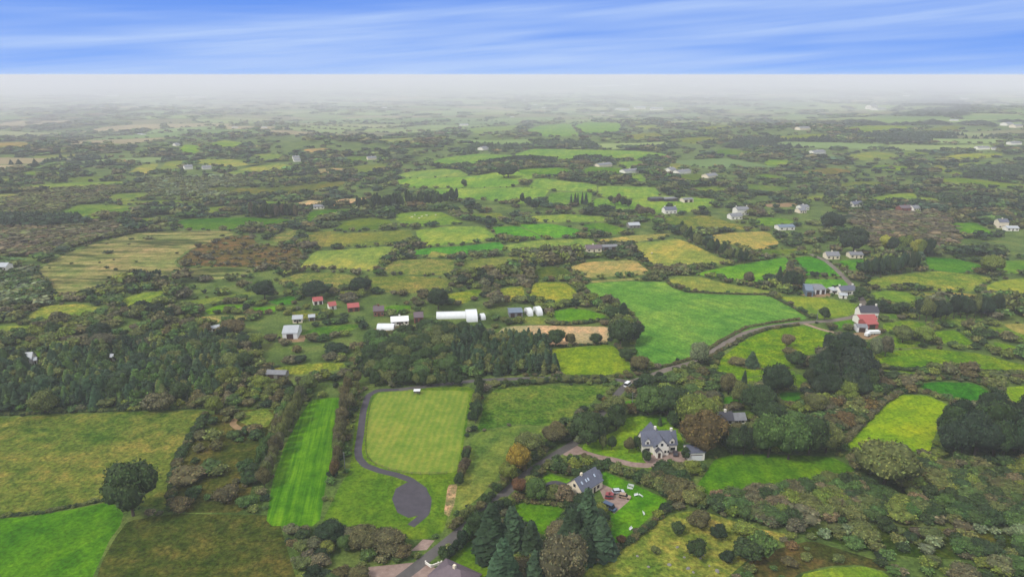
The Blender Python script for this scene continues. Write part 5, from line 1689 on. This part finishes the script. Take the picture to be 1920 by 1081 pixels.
# middle distance
MID = [
    ("long cottage with reddish plum roof right of the small bright fields", (1100, 473), (1128, 472), 9, 3, 2.2, M_CREAM, M_PLUM, 1),
    ("white cottage with dark roof alone on the green hill", (1247, 401), (1269, 400), 9, 4.2, 2.4, M_WHITE, M_SLATE, 2),
    ("tall white hotel-like house among trees right of the white cottage", (1382, 404), (1404, 403), 10, 6.0, 2.2, M_WHITE, M_TIN, 2),
    ("white house in front of the tall white one", (1371, 412), (1392, 411), 9, 3.6, 2.2, M_WHITE, M_TIN, 1),
    ("blue-roofed bungalow above the right wheat-coloured field", (1461, 432), (1490, 431), 10, 3.0, 1.6, M_WHITE, M_BLUER, 0),
    ("small white house left of the blackish tree", (1503, 395), (1517, 394), 9, 3.6, 2.0, M_WHITE, M_TIN, 1),
    ("pale house under trees above the lane", (1550, 486), (1574, 486), 8, 3.0, 2.4, M_CREAM, M_GREYR, 1),
    ("grey-roofed bungalow right of the house above the lane", (1594, 484), (1618, 484), 8, 2.8, 1.6, M_CREAM, M_GREYR, 1),
    ("pale house with red-brown roof and white gable beyond the brown scrub", (1690, 396), (1712, 395), 9, 3.2, 2.4, M_BRICK, M_PLUM, 1),
    ("white gable beside the red-brown roofed house", (1713, 396), (1726, 395), 8, 3.2, 2.4, M_WHITE, M_TIN, 0),
    ("grey-roofed house right of the little light field", (1600, 388), (1618, 387), 8, 3.2, 2.4, M_WHITE, M_SLATE, 1),
    ("tall cream house at the right edge of the view", (1872, 428), (1890, 428), 8, 6.0, 2.4, M_CREAM, M_SLATE, 1),
    ("white outbuilding beside the tall cream house at the right", (1888, 433), (1910, 433), 7, 2.8, 1.4, M_WHITE, M_TIN, 0),
    ("white gable at the left edge beyond the scrub", (-4, 508), (12, 508), 8, 3.2, 2.2, M_WHITE, M_TIN, 0),
    ("white bungalow in front of the tan strips on the left", (588, 392), (608, 391), 8, 2.6, 1.6, M_WHITE, M_TIN, 0),
    ("small pale cottage right of the grove with a white gate", (1180, 428), (1200, 427), 8, 2.8, 2.0, M_STONE, M_TIN, 1),
    ("white gabled house between yellowish fields on the upper left", (347, 318), (362, 317), 12, 5.0, 3.0, M_WHITE, M_TIN, 1),
    ("long pale house right of the white gabled one on the upper left", (380, 318), (397, 317), 12, 4.0, 2.6, M_WHITE, M_TIN, 1),
    ("small white house near the top of the open hill", (1124, 313), (1148, 312), 12, 4.0, 2.4, M_CREAM, M_TIN, 1),
    ("grey farmhouse beside the track on the hill", (1172, 325), (1198, 324), 12, 4.0, 2.4, M_WHITE, M_GREYR, 1),
    ("white gable in the woods right of the hill", (1258, 323), (1268, 322), 12, 4.5, 3.0, M_WHITE, M_TIN, 1),
    ("long white house right of the white gable in the woods", (1273, 326), (1296, 325), 12, 4.0, 2.4, M_WHITE, M_GREYR, 1),
    ("cream house at the edge of woods below the long white house", (1328, 335), (1346, 334), 12, 4.0, 2.4, M_CREAM, M_TIN, 1),
    ("white house above the woods at right of centre", (1526, 289), (1548, 288), 14, 5.0, 3.0, M_WHITE, M_TIN, 1),
    ("long white farmhouse at the upper right", (1834, 281), (1856, 280), 14, 5.0, 2.6, M_WHITE, M_TIN, 1),
    ("small white shed right of the long white farmhouse", (1860, 281), (1868, 281), 10, 3.5, 2.0, M_WHITE, M_TIN, 0),
    ("white house at the right edge of the upper fields", (1896, 272), (1916, 271), 14, 5.0, 2.6, M_WHITE, M_TIN, 1),
    ("white mansion-like house far away beside the long forest", (1634, 205), (1646, 204), 30, 16, 6.0, M_WHITE, M_TIN, 0),
    ("low white sheds far away beside the long forest", (1646, 207), (1662, 206), 30, 8, 3.0, M_WHITE, M_TIN, 0),
    ("white house left among woods on the upper left", (550, 299), (562, 298), 12, 4.0, 2.6, M_WHITE, M_TIN, 1),
    ("white house below it among woods on the upper left", (552, 304), (564, 303), 12, 4.0, 2.6, M_WHITE, M_TIN, 1),
    ("pale house between dark woods left of the open hill", (690, 300), (706, 299), 12, 4.0, 2.6, M_CREAM, M_TIN, 1),
    ("white farmhouse at the top of the open hill", (906, 282), (916, 281), 14, 5.0, 3.0, M_WHITE, M_TIN, 1),
    ("tiny white house far left beside a pale green field", (330, 274), (338, 273), 12, 4.0, 3.0, M_WHITE, M_TIN, 1),
    ("pale house by the brown patch above the wheat field", (1500, 400), (1512, 399), 8, 3.0, 2.0, M_CREAM, M_GREYR, 0),
    ("white-walled house in the village on the right horizon side", (1888, 236), (1900, 235), 20, 7.0, 4.0, M_WHITE, M_TIN, 0),
    ("second white house of the village at far right", (1904, 240), (1918, 239), 20, 7.0, 4.0, M_CREAM, M_TIN, 0),
    ("pale farm roofs among trees at the upper right of centre", (1500, 244), (1520, 243), 20, 6.0, 3.0, M_CREAM, M_TIN, 0),
]
for lb, p1, p2, D, h, rh, wl, rf, ch in MID:
    far = p1[1] < 330
    if far: h *= .8; rh *= .85
    if rf is M_TIN and p1[1] < 420: rf = M_GREYR
    house(lb, p1, p2, D, h, rh, wl, rf, nwin=3, chim=ch, win=p1[1] > 370, door=p1[1] > 370, sink=0.6)
shed("dark low farm sheds on the green hill above the white cottage", (1220, 378), (1243, 377), 9, 3.2, 1.2, wall=M_DSLATE, roof=M_DSLATE, opens=2)
shed("second dark low farm shed right of the first on the hill", (1246, 378), (1272, 377), 9, 3.2, 1.2, wall=M_DSLATE, roof=M_GREYR, opens=2)
shed("pale farm shed at the right end of the dark sheds on the hill", (1282, 380), (1300, 379), 9, 3.4, 1.2, wall=M_CREAM, roof=M_GREYR, opens=2)
shed("long grey shed right of the plum-roofed cottage", (1130, 469), (1158, 468), 7, 2.8, 1.2, wall=M_GREYR, roof=M_GREYR, opens=2)
# pale roofs far out in the haze
FARB = [(340, 184, 20), (372, 184, 24), (1118, 163, 30), (1148, 162, 26), (1192, 160, 24), (1300, 163, 12), (1160, 206, 12), (1172, 208, 16),
        (1200, 205, 20), (1232, 207, 22), (870, 236, 16), (720, 203, 10), (186, 180, 14), (210, 181, 16), (960, 220, 8),
        (268, 253, 8), (262, 252, 8), (1790, 227, 12), (1700, 181, 10), (1810, 187, 12), (1130, 213, 8), (1020, 203, 8), (1003, 197, 8), (440, 240, 10), (495, 240, 10)]
proto = None
for i, (x, y, wpx) in enumerate(FARB):
    base = G(x, y)
    s_ = base.length / F
    Lm = wpx * s_
    if proto is None:
        proto = obj("distant_building", None)
        a_ = gable_wall(MB(), -.5, .5, 0, .35, .12, .06).build("wall", M_WHITE, proto)
        b_ = gable_roof(MB(), -.5, .5, 0, .35, .12, .06, .01, .006).build("roof", M_TIN, proto)
        o = proto
    else:
        o = proto.copy(); COL.objects.link(o)
        for ch in (a_, b_):
            c_ = ch.copy(); COL.objects.link(c_); c_.parent = o
    o.location = base - Vector((0, 0, 1)); o.scale = (Lm, min(Lm, 60), min(60, Lm) * 1.1)
    tag(o, "long pale roof glinting far out in the haze" if wpx > 15 else "tiny pale building far out in the haze", 'building', 'pale buildings scattered in the hazy distance')
    FOOT.append((base, Lm * .5))

# small white shelter at the head of the mown field
def shelter():
    base = G(776, 740); yaw = 0.03
    e = root("field_shelter", "small white-roofed shelter at the far end of the mown field", "shelter", base, yaw)
    for x in (0, 2.6):
        for y in (0, 2.0): MB().box(x, x + .15, y, y + .15, 0, 1.9).build("post", M_WOOD, e)
    MB().box(-.15, 2.9, -.15, 2.3, 1.9, 2.0).build("roof", M_PALEPNT, e)
    MB().box(.15, 2.6, 2.03, 2.1, 0, 1.5).build("back_panel", M_STONE, e)
    note(base, yaw, 3, 2)
shelter()


# --- vehicles
def car(label, px, py, yaw, paint, L=4.3, W=1.75, H=1.45, name='parked_car', cat='car', group='cars parked at the houses', van=False):
    p = G(px, py)
    e = root(name, label, cat, p, yaw, group)
    hb = 0.78 if not van else 1.0
    prof = [(-L / 2, .35), (-L / 2, hb), (-L / 2 + .2, hb + .05), (L / 2 - 1.1, hb + .02), (L / 2 - .1, hb - .12), (L / 2, .62), (L / 2, .35)]
    def ext(pr, w0, z=0):
        n = len(pr); v = [(x, -w0, q) for x, q in pr] + [(x, w0, q) for x, q in pr]
        f = [tuple(range(n)), tuple(range(2 * n - 1, n - 1, -1))] + [(i, i + n, (i + 1) % n + n, (i + 1) % n) for i in range(n)]
        return v, f
    MB().add(*ext(prof, W / 2)).build("body", paint, e)
    cab = [(-L / 2 + .15, hb + .02), (-L / 2 + .5, H), (L / 2 - 1.75, H), (L / 2 - 1.05, hb)] if not van else [(-L / 2 + .05, hb), (-L / 2 + .1, H + .5), (L / 2 - 1.3, H + .5), (L / 2 - .7, hb)]
    gl = MB().add(*ext(cab, W / 2 - .12)).build("glasshouse", M_GLASS, e)
    top = [(cab[1][0] - .02, cab[1][1] - .03), (cab[1][0] - .02, cab[1][1] + .04), (cab[2][0] + .02, cab[1][1] + .04), (cab[2][0] + .02, cab[1][1] - .03)]
    MB().add(*ext(top, W / 2 - .08)).build("roof_panel", paint, e)
    for x in (-L / 2 + .8, L / 2 - .85):
        for s in (-1, 1):
            v, f = [], []
            n = 14
            for y in (-.1, .1):
                for k in range(n): v.append((x + .33 * math.cos(k * 2 * math.pi / n), s * (W / 2 - .1) + y, .33 + .33 * math.sin(k * 2 * math.pi / n)))
            f = [tuple(range(n)), tuple(range(2 * n - 1, n - 1, -1))] + [(k, k + n, (k + 1) % n + n, (k + 1) % n) for k in range(n)]
            MB().add(v, f).build("wheel", M_TYRE, e)
    FOOT.append((p, 2.4))


car("silver car parked at the far corner of the pink gravel yard", 1159, 923, math.radians(10), M_SILVER)
car("bronze car with dark bonnet beside the silver one in the yard", 1171, 932, math.radians(-20), M_CARTAN)
car("left of two dark red cars by the gable in the gravel yard", 1140, 930, math.radians(75), M_CARRED, 3.9)
car("right of two dark red cars by the gable in the gravel yard", 1146, 930, math.radians(75), M_CARRED, 3.9)
car("blue van with pale roof at the near edge of the gravel yard", 1143, 954, math.radians(-40), M_CARBLUE, 4.8, 1.9, 1.7, 'van', 'van', None, True)
car("dark plum car beside the front corner of the white dormer house", 1266, 851, math.radians(80), M_CARDK)
car("white van turning at the road junction", 1177, 723, math.radians(55), M_PALEPNT, 4.8, 1.9, 1.7, 'van', 'van', None, True)


def trailer(label, px, py, yaw, L=5.0, W=2.2, H=2.2):
    p = G(px, py)
    e = root('trailer', label, 'trailer', p, yaw, 'trailers below the red-roofed farm')
    MB().box(-L / 2, L / 2, -W / 2, W / 2, .6, .6 + H * .7).build("box_body", M_PALEPNT, e)
    MB().box(L / 2, L / 2 + 1.1, -.08, .08, .55, .65).build("drawbar", M_DSLATE, e)
    for s in (-1, 1): MB().box(-.35, .35, s * W / 2 - .12, s * W / 2 + .12, 0, .7).build("wheel", M_TYRE, e)
    FOOT.append((p, 3))
trailer("long white trailer in the grass below the red-roofed farm", 1637, 626, 0.1, 7, 2.4)
trailer("small pale trailer left of the long white one", 1626, 630, 0.6, 3.2, 2.0)


def pole(label, px, py, h):
    p = G(px, py)
    e = root('utility_pole', label, 'pole', p, 0.3, 'utility poles')
    n = 8; v, f = [], []
    for z, r_ in ((0, .14), (h, .10)):
        for k in range(n): v.append((r_ * math.cos(k * 2 * math.pi / n), r_ * math.sin(k * 2 * math.pi / n), z))
    f = [(k, (k + 1) % n, (k + 1) % n + n, k + n) for k in range(n)] + [tuple(range(n, 2 * n))]
    MB().add(v, f).build("pole_shaft", M_GREYR, e)
    MB().box(-.8, .8, -.06, .06, h - .6, h - .48).build("crossarm", M_WOOD, e)
pole("pale utility pole on the small green behind the hedge", 1185, 767, 8.5)
pole("utility pole beside the road bend before the farm", 1531, 604, 8.5)
pole("pale utility pole at the edge of the vivid green strip", 647, 880, 7.5)


# rotary washing line and garden seats on the bright lawn
def dryer():
    p = G(1182, 918)
    e = root('washing_line', "pale rotary washing line on the bright lawn", 'washing line', p, .4)
    MB().box(-.03, .03, -.03, .03, 0, 2.0).build("pole_shaft", M_TIN, e)
    for k in range(4):
        M = Matrix.Rotation(k * math.pi / 2, 4, 'Z')
        MB().box(0.03, 1.5, -.02, .02, 1.9, 1.95, M=M).build("arm", M_TIN, e)
        a, b = M @ Vector((1.45, 0, 0)), Matrix.Rotation((k + 1) * math.pi / 2, 4, 'Z') @ Vector((1.45, 0, 0))
        d = b - a
        M2 = Matrix.Translation((a.x, a.y, 0)) @ Matrix.Rotation(math.atan2(d.y, d.x), 4, 'Z')
        MB().box(0.1, d.length - .1, -.01, .01, .95 + .1 * k, 1.85, M=M2).build("hung_sheet", M_PALEPNT, e)
dryer()
def bench(label, px, py, yaw):
    p = G(px, py)
    e = root('garden_bench', label, 'bench', p, yaw, 'white seats on the bright lawn')
    MB().box(-.8, .8, -.25, .25, .42, .48).build("seat", M_PALEPNT, e)
    MB().box(-.8, .8, .25, .31, .48, .95).build("backrest", M_PALEPNT, e)
    for x in (-.72, .66):
        for y in (-.22, .2): MB().box(x, x + .06, y, y + .06, 0, .42).build("leg", M_PALEPNT, e)
bench("white garden bench left of its twin on the bright lawn", 1193, 929, .4)
bench("white garden bench right of its twin on the bright lawn", 1202, 930, 2.2)
bench("white garden bench nearest the bottom hedge of the lawn", 1183, 992, .9)
bench("white garden bench on the right edge of the lawn", 1207, 963, 1.6)


# white cattle in the light green field left of centre
def cow_mesh():
    v, f = [], []
    rings = [(-1.05, .95, .12, .16), (-.95, .98, .30, .32), (-.5, .95, .36, .40), (.1, .93, .38, .42), (.6, .98, .33, .38), (.9, 1.08, .20, .26),
             (1.15, 1.25, .14, .18), (1.35, 1.30, .14, .17), (1.6, 1.15, .10, .11), (1.72, 1.10, .05, .06)]
    n = 10
    for x, z, w_, h_ in rings:
        for k in range(n):
            a = 2 * math.pi * k / n
            v.append((x, w_ * math.cos(a), z + h_ * math.sin(a)))
    for i in range(len(rings) - 1):
        for k in range(n): f.append((i * n + k, i * n + (k + 1) % n, (i + 1) * n + (k + 1) % n, (i + 1) * n + k))
    f += [tuple(range(n - 1, -1, -1)), tuple(range((len(rings) - 1) * n, len(rings) * n))]
    for x, y in ((-.85, .2), (-.85, -.2), (.65, .2), (.65, -.2)):
        k0 = len(v)
        for z, r_, dx in ((.85, .12, 0), (.45, .07, -.04 if x < 0 else .02), (.05, .06, 0)):
            for k in range(6): v.append((x + dx + r_ * math.cos(k * math.pi / 3), y + r_ * math.sin(k * math.pi / 3), z))
        for i in range(2):
            for k in range(6): f.append((k0 + i * 6 + k, k0 + i * 6 + (k + 1) % 6, k0 + (i + 1) * 6 + (k + 1) % 6, k0 + (i + 1) * 6 + k))
        f.append(tuple(k0 + 12 + k for k in range(6)))
    me = mesh_from("cow", v, f); me.polygons.foreach_set('use_smooth', [True] * len(f)); me.materials.append(M_HIDE)
    return me
CM = cow_mesh()
for x, y in ((772, 408), (778, 404), (786, 410), (791, 407), (800, 405), (817, 404), (1222, 476)):
    o = obj("cow", CM, loc=G(x, y)); o.rotation_euler = (0, 0, random.uniform(0, 6))
    tag(o, "cream cow grazing alone on the large wheat-green field" if x > 900 else "cream cow grazing with others in the light green field", 'cow', None if x > 900 else 'cream cattle in the light green field')

# pale boulders on the hillside at the bottom
def rock_mesh(seed):
    cs, cf = cubesphere(3)
    R = np.random.default_rng(seed)
    v = cs * np.array([.8, .6, .45]) * (1 + R.normal(0, .12, (len(cs), 1)))
    me = mesh_from("boulder", v, cf.tolist()); me.materials.append(M_STONE)
    return me
RM = [rock_mesh(i) for i in range(3)]
for i, (x, y) in enumerate(((1283, 1044), (1313, 1046), (1319, 1040), (1216, 1062), (1232, 1030), (1300, 1072), (1255, 1058), (1290, 1065), (1345, 1070), (1195, 1042), (1270, 1025), (1330, 1060))):
    o = obj("boulder", RM[i % 3], loc=G(x, y)); s = random.uniform(.5, 1.1); o.scale = (s, s, s); o.rotation_euler = (0, 0, i)
    tag(o, "pale grey boulder lying in the rough grass of the bottom hillside", 'boulder', 'boulders on the pale hillside')


# clear the ground under buildings and in front of them
if FOOT:
    FA = np.array([(f.x, f.y, r_) for f, r_ in FOOT])
    def clear(c):
        d = np.hypot(FA[:, 0] - c[0], FA[:, 1] - c[1])
        if (d < FA[:, 2] + c[4] * 0.6).any(): return False
        # keep what stands between the camera and a house low
        rr = math.hypot(c[0], c[1])
        u = (c[0] / rr, c[1] / rr)
        al = FA[:, 0] * u[0] + FA[:, 1] * u[1]; la = np.abs(-FA[:, 0] * u[1] + FA[:, 1] * u[0])
        gap = al - rr
        vis = CAMH / rr
        hit = (gap > 0) & (gap < (c[5] * 1.0) / vis) & (la < FA[:, 2] * 0.9 + c[4] * .5)
        if hit.any():
            c[5] = max(0.8, min(c[5], float((gap[hit] * vis).min()) * 0.62)); c[4] = min(c[4], c[5] * 1.1)
            if c[5] < 1.2: return False
        return True
    cands = [c for c in cands if clear(c)]

REG = [(lambda x, y: x < 560 and y > 880, "the hollow at the lower left"), (lambda x, y: x < 560 and y > 700, "the scrub below the conifer plantation"),
       (lambda x, y: x < 900 and y > 700, "the avenue"), (lambda x, y: x < 560 and y > 560, "the scrub beyond the plantation"),
       (lambda x, y: x < 900 and y > 560, "the wooded hamlet with polytunnels"), (lambda x, y: x < 1200 and y > 840, "the lane and slate-roofed house"),
       (lambda x, y: x < 1350 and y > 680, "the white house garden"), (lambda x, y: x < 1200 and y > 560, "the straw and lime fields"),
       (lambda x, y: x < 1640 and y > 860, "the tangled scrub below the paddock"), (lambda x, y: y > 860, "the tangled scrub at the lower right"),
       (lambda x, y: x < 1640 and y > 680, "the wood round the cottage"), (lambda x, y: y > 680, "the hedges round the bright lime field"),
       (lambda x, y: y > 560, "the hedges below the red-roofed farm"), (lambda x, y: x < 700, "the left middle-distance hedges"),
       (lambda x, y: x < 1200, "the small fields in the centre"), (lambda x, y: True, "the fields at the right middle distance")]
MAXN = {'tree': 290, 'bush': 290, 'conifer': 290, 'pine': 290}
for c in cands:
    vis = -40 < c[8] < 1960 and c[9] < 1110
    c.append((c[5] * c[4]) ** .5 / math.hypot(c[0], c[1]) if vis else 0)
rest = []
WH = {}
for c in cands:
    WH.setdefault(c[10] or next(n for f_, n in REG if f_(c[8], c[9])), []).append((c[8], c[9]))
WQ = {k_: (np.percentile([q[0] for q in v_], [20, 40, 60, 80]), np.percentile([q[1] for q in v_], [25, 50, 75])) for k_, v_ in WH.items()}
for kd in ('tree', 'bush', 'conifer', 'pine'):
    L = sorted([c for c in cands if c[3] == kd], key=lambda c: -c[-1])
    room = MAXN[kd] - COUNT[kd]
    for c in L[:room]:
        if c[-1] <= 0: rest.append(c); continue
        where = c[10] or next(n for f_, n in REG if f_(c[8], c[9]))
        size = 'small' if c[5] < 3.2 else 'tall' if c[5] > 8 else 'middling'
        kn = KINDN[kd][1]
        qx, qy = WQ[where]
        sx = ('left end', 'left part', 'middle', 'right part', 'right end')[int((c[8] > qx).sum())]
        sy = ('back', 'rear', 'near', 'front')[int((c[9] > qy).sum())]
        plant(c[0], c[1], c[2], kd, c[4], c[5], c[6], f"{size} {TWORD[c[7]]} {kn}, {sy} {sx} of {where}", f"{size} {TWORD[c[7]]} {kn} growth, {sy} {sx} of {where}")
    rest += L[room:]
lodf = lambda it: 0 if math.hypot(it[0], it[1]) < 480 else 1 if math.hypot(it[0], it[1]) < 1100 else 2
print("scatter", len(cands), "rest", len(rest), COUNT)
for nm, kk, lb in (("bushes_and_scrub", ('bush',), "dense mass of scrub and hedge bushes filling the gaps between fields"),
                   ("broadleaf_woodland", ('tree',), "far-off hedgerow trees and woods reading as one mass"),
                   ("conifer_forest", ('conifer', 'pine'), "dark conifer plantations reading as one mass")):
    o = merge(nm, [tuple(c[:7]) for c in rest if c[3] in kk], lodf, lb)
    if o: tag(o, lb, kind='stuff')

# ------------------------------------------------------------------ hedges: each one a thing of its own
def hedge(label, line, h, wd, tint, col2=None):
    a = np.array(P(line))
    c = unproj(a[:, 0], a[:, 1])[:, :2]
    items = []
    for p, q in zip(c, c[1:]):
        L = np.linalg.norm(q - p); n = max(1, int(L / (wd * 0.42)))
        for k in range(n):
            t_ = (k + rng.uniform(0, 1)) / n
            pos = p + (q - p) * t_ + rng.normal(0, wd * .08, 2)
            tn = tint if (col2 is None or rng.random() < .65) else col2
            items.append((pos[0], pos[1], float(hgt(*pos)) - .15, 'bush', wd * .5 * rng.uniform(.8, 1.15), h * rng.uniform(.8, 1.2), leafalb(tn, .12)))
    o = merge("hedge", items, lambda it: 0 if math.hypot(it[0], it[1]) < 420 else 1, label)
    tag(o, label, 'hedge')


HEDGES = [
    ("tall dark hedge behind the slate-roofed house and its lawn", "1022,876 1050,886 1080,893 1100,892 1118,880 1132,874 1160,886 1190,897 1225,911 1262,931", 4.2, 5.0, 'dark', 'olive'),
    ("dark hedge along the lane side of the slate-roofed house", "1010,880 1000,892 1004,902 1012,914", 3.0, 3.5, 'dark', None),
    ("low hedge at the far edge of the white house lawn", "1166,769 1200,769 1235,771 1258,776", 1.4, 2.2, 'dark', None),
    ("low hedge between the rough pasture and the bright field below it", "0,969 40,965 80,961 130,951 170,943 208,935", 1.3, 1.8, 'olive', 'dark'),
    ("dark overgrown ditch hedge right of the rough pasture", "385,776 372,800 355,826 342,850 330,880 324,905 322,950", 2.6, 4.0, 'dark', 'brown'),
    ("clipped hedge beside the bright green field and lane", "960,935 990,942 1030,945 1062,950", 1.8, 2.5, 'olive', 'brown'),
    ("hedge along the bottom right of the bright lawn", "1262,940 1245,962 1215,990 1185,1012 1160,1030", 1.8, 2.5, 'dark', 'brown'),
    ("roadside hedge on the upper side of the gravel road", "1225,690 1260,684 1300,671 1335,650 1365,632 1400,614 1450,605 1500,599", 1.6, 2.4, 'brown', 'olive'),
    ("roadside hedge on the lower side of the gravel road", "1290,690 1325,674 1350,658 1375,645 1400,630 1440,617 1500,609", 1.6, 2.6, 'brown', 'dark'),
    ("hedge between the lime field and the tree by the road junction", "1156,648 1168,662 1182,676 1190,688 1186,698", 2.4, 3.0, 'dark', 'brown'),
    ("hedge between straw field and lime field", "1020,650 1060,649 1100,647 1140,645", 1.5, 2.0, 'dark', 'brown'),
    ("hedge under the small green field above the straw field", "1020,604 1060,609 1095,606 1130,602 1150,606", 2.6, 4.0, 'dark', 'olive'),
    ("dark hedge along the top of the small green field", "1036,578 1060,575 1095,572 1130,572 1148,575", 3.0, 5.0, 'deep', None),
    ("hedge along the low side of the lime field by the lane", "1040,706 1080,708 1120,708 1160,706", 1.8, 2.6, 'dark', 'olive'),
    ("thin hedge curving round the top of the big green field", "1248,524 1262,538 1290,546 1340,550 1400,552 1440,552 1476,571", 1.2, 1.8, 'brown', 'dark'),
    ("thin hedge running down beside the field under the farm", "1440,552 1470,568 1500,584 1520,596", 1.4, 2.0, 'dark', 'brown'),
    ("low hedge across the pasture with the lone conifer", "1382,684 1400,690 1440,692 1480,690", 1.0, 1.6, 'brown', 'olive'),
    ("scrubby hedge on the far side of the bright lime field", "1695,735 1740,736 1770,748 1795,758 1840,758", 2.2, 3.4, 'brown', 'olive'),
    ("hedge on the left side of the bright lime field", "1690,736 1660,752 1630,782 1600,812 1578,832", 2.4, 3.4, 'brown', 'grey'),
    ("hedge between dark green field and the pasture above it", "1650,704 1700,706 1740,712 1800,710 1850,722 1880,745", 2.4, 3.6, 'dark', 'brown'),
    ("hedge across the pastures below the red-roofed farm", "1640,690 1700,694 1760,694 1810,698 1860,700 1920,705", 2.4, 3.6, 'dark', 'olive'),
    ("hedge at the far side of the rough pasture below the plantation", "0,778 80,775 160,771 240,769 320,766 390,764", 1.4, 2.2, 'dark', 'olive'),
    ("hedge beside the drive between the two houses", "1092,856 1110,862 1130,872 1160,882 1190,885", 1.8, 2.6, 'olive', 'dark'),
]
for q in HEDGES: hedge(*q)


# post and rail fence round the mown field
def fence(label, line, step, h=1.1):
    a = np.array(chaikin(P(line), False, 1))
    c = [Vector(v) for v in unproj(a[:, 0], a[:, 1])]
    e = root("post_and_rail_fence", label, "fence", Vector((0, 0, 0)), 0)
    pts_, acc = [c[0]], 0
    for p, q in zip(c, c[1:]):
        L = (q - p).length; d = step - acc
        while d < L: pts_.append(p + (q - p) * (d / L)); d += step
        acc = (acc + L) % step
    pm = MB().box(-.06, .06, -.06, .06, -.2, h).build("post", M_WOOD, e)
    pm.location = pts_[0]
    for p in pts_[1:99]:
        o = pm.copy(); COL.objects.link(o); o.location = p
    for z in (.45, .95):
        r_ = MB()
        for p, q in zip(pts_, pts_[1:]):
            d = q - p
            M = Matrix.Translation(p) @ Matrix.Rotation(math.atan2(d.y, d.x), 4, 'Z')
            r_.box(0, d.length, -.09, -.062, z, z + .1, M=M)
        r_.build("rail", M_WOOD, e)
fence("brown post and rail fence around three sides of the mown field", "699,742 693,765 688,800 685,835 688,858 702,870 728,880 762,888 800,890 850,887", 3.2)
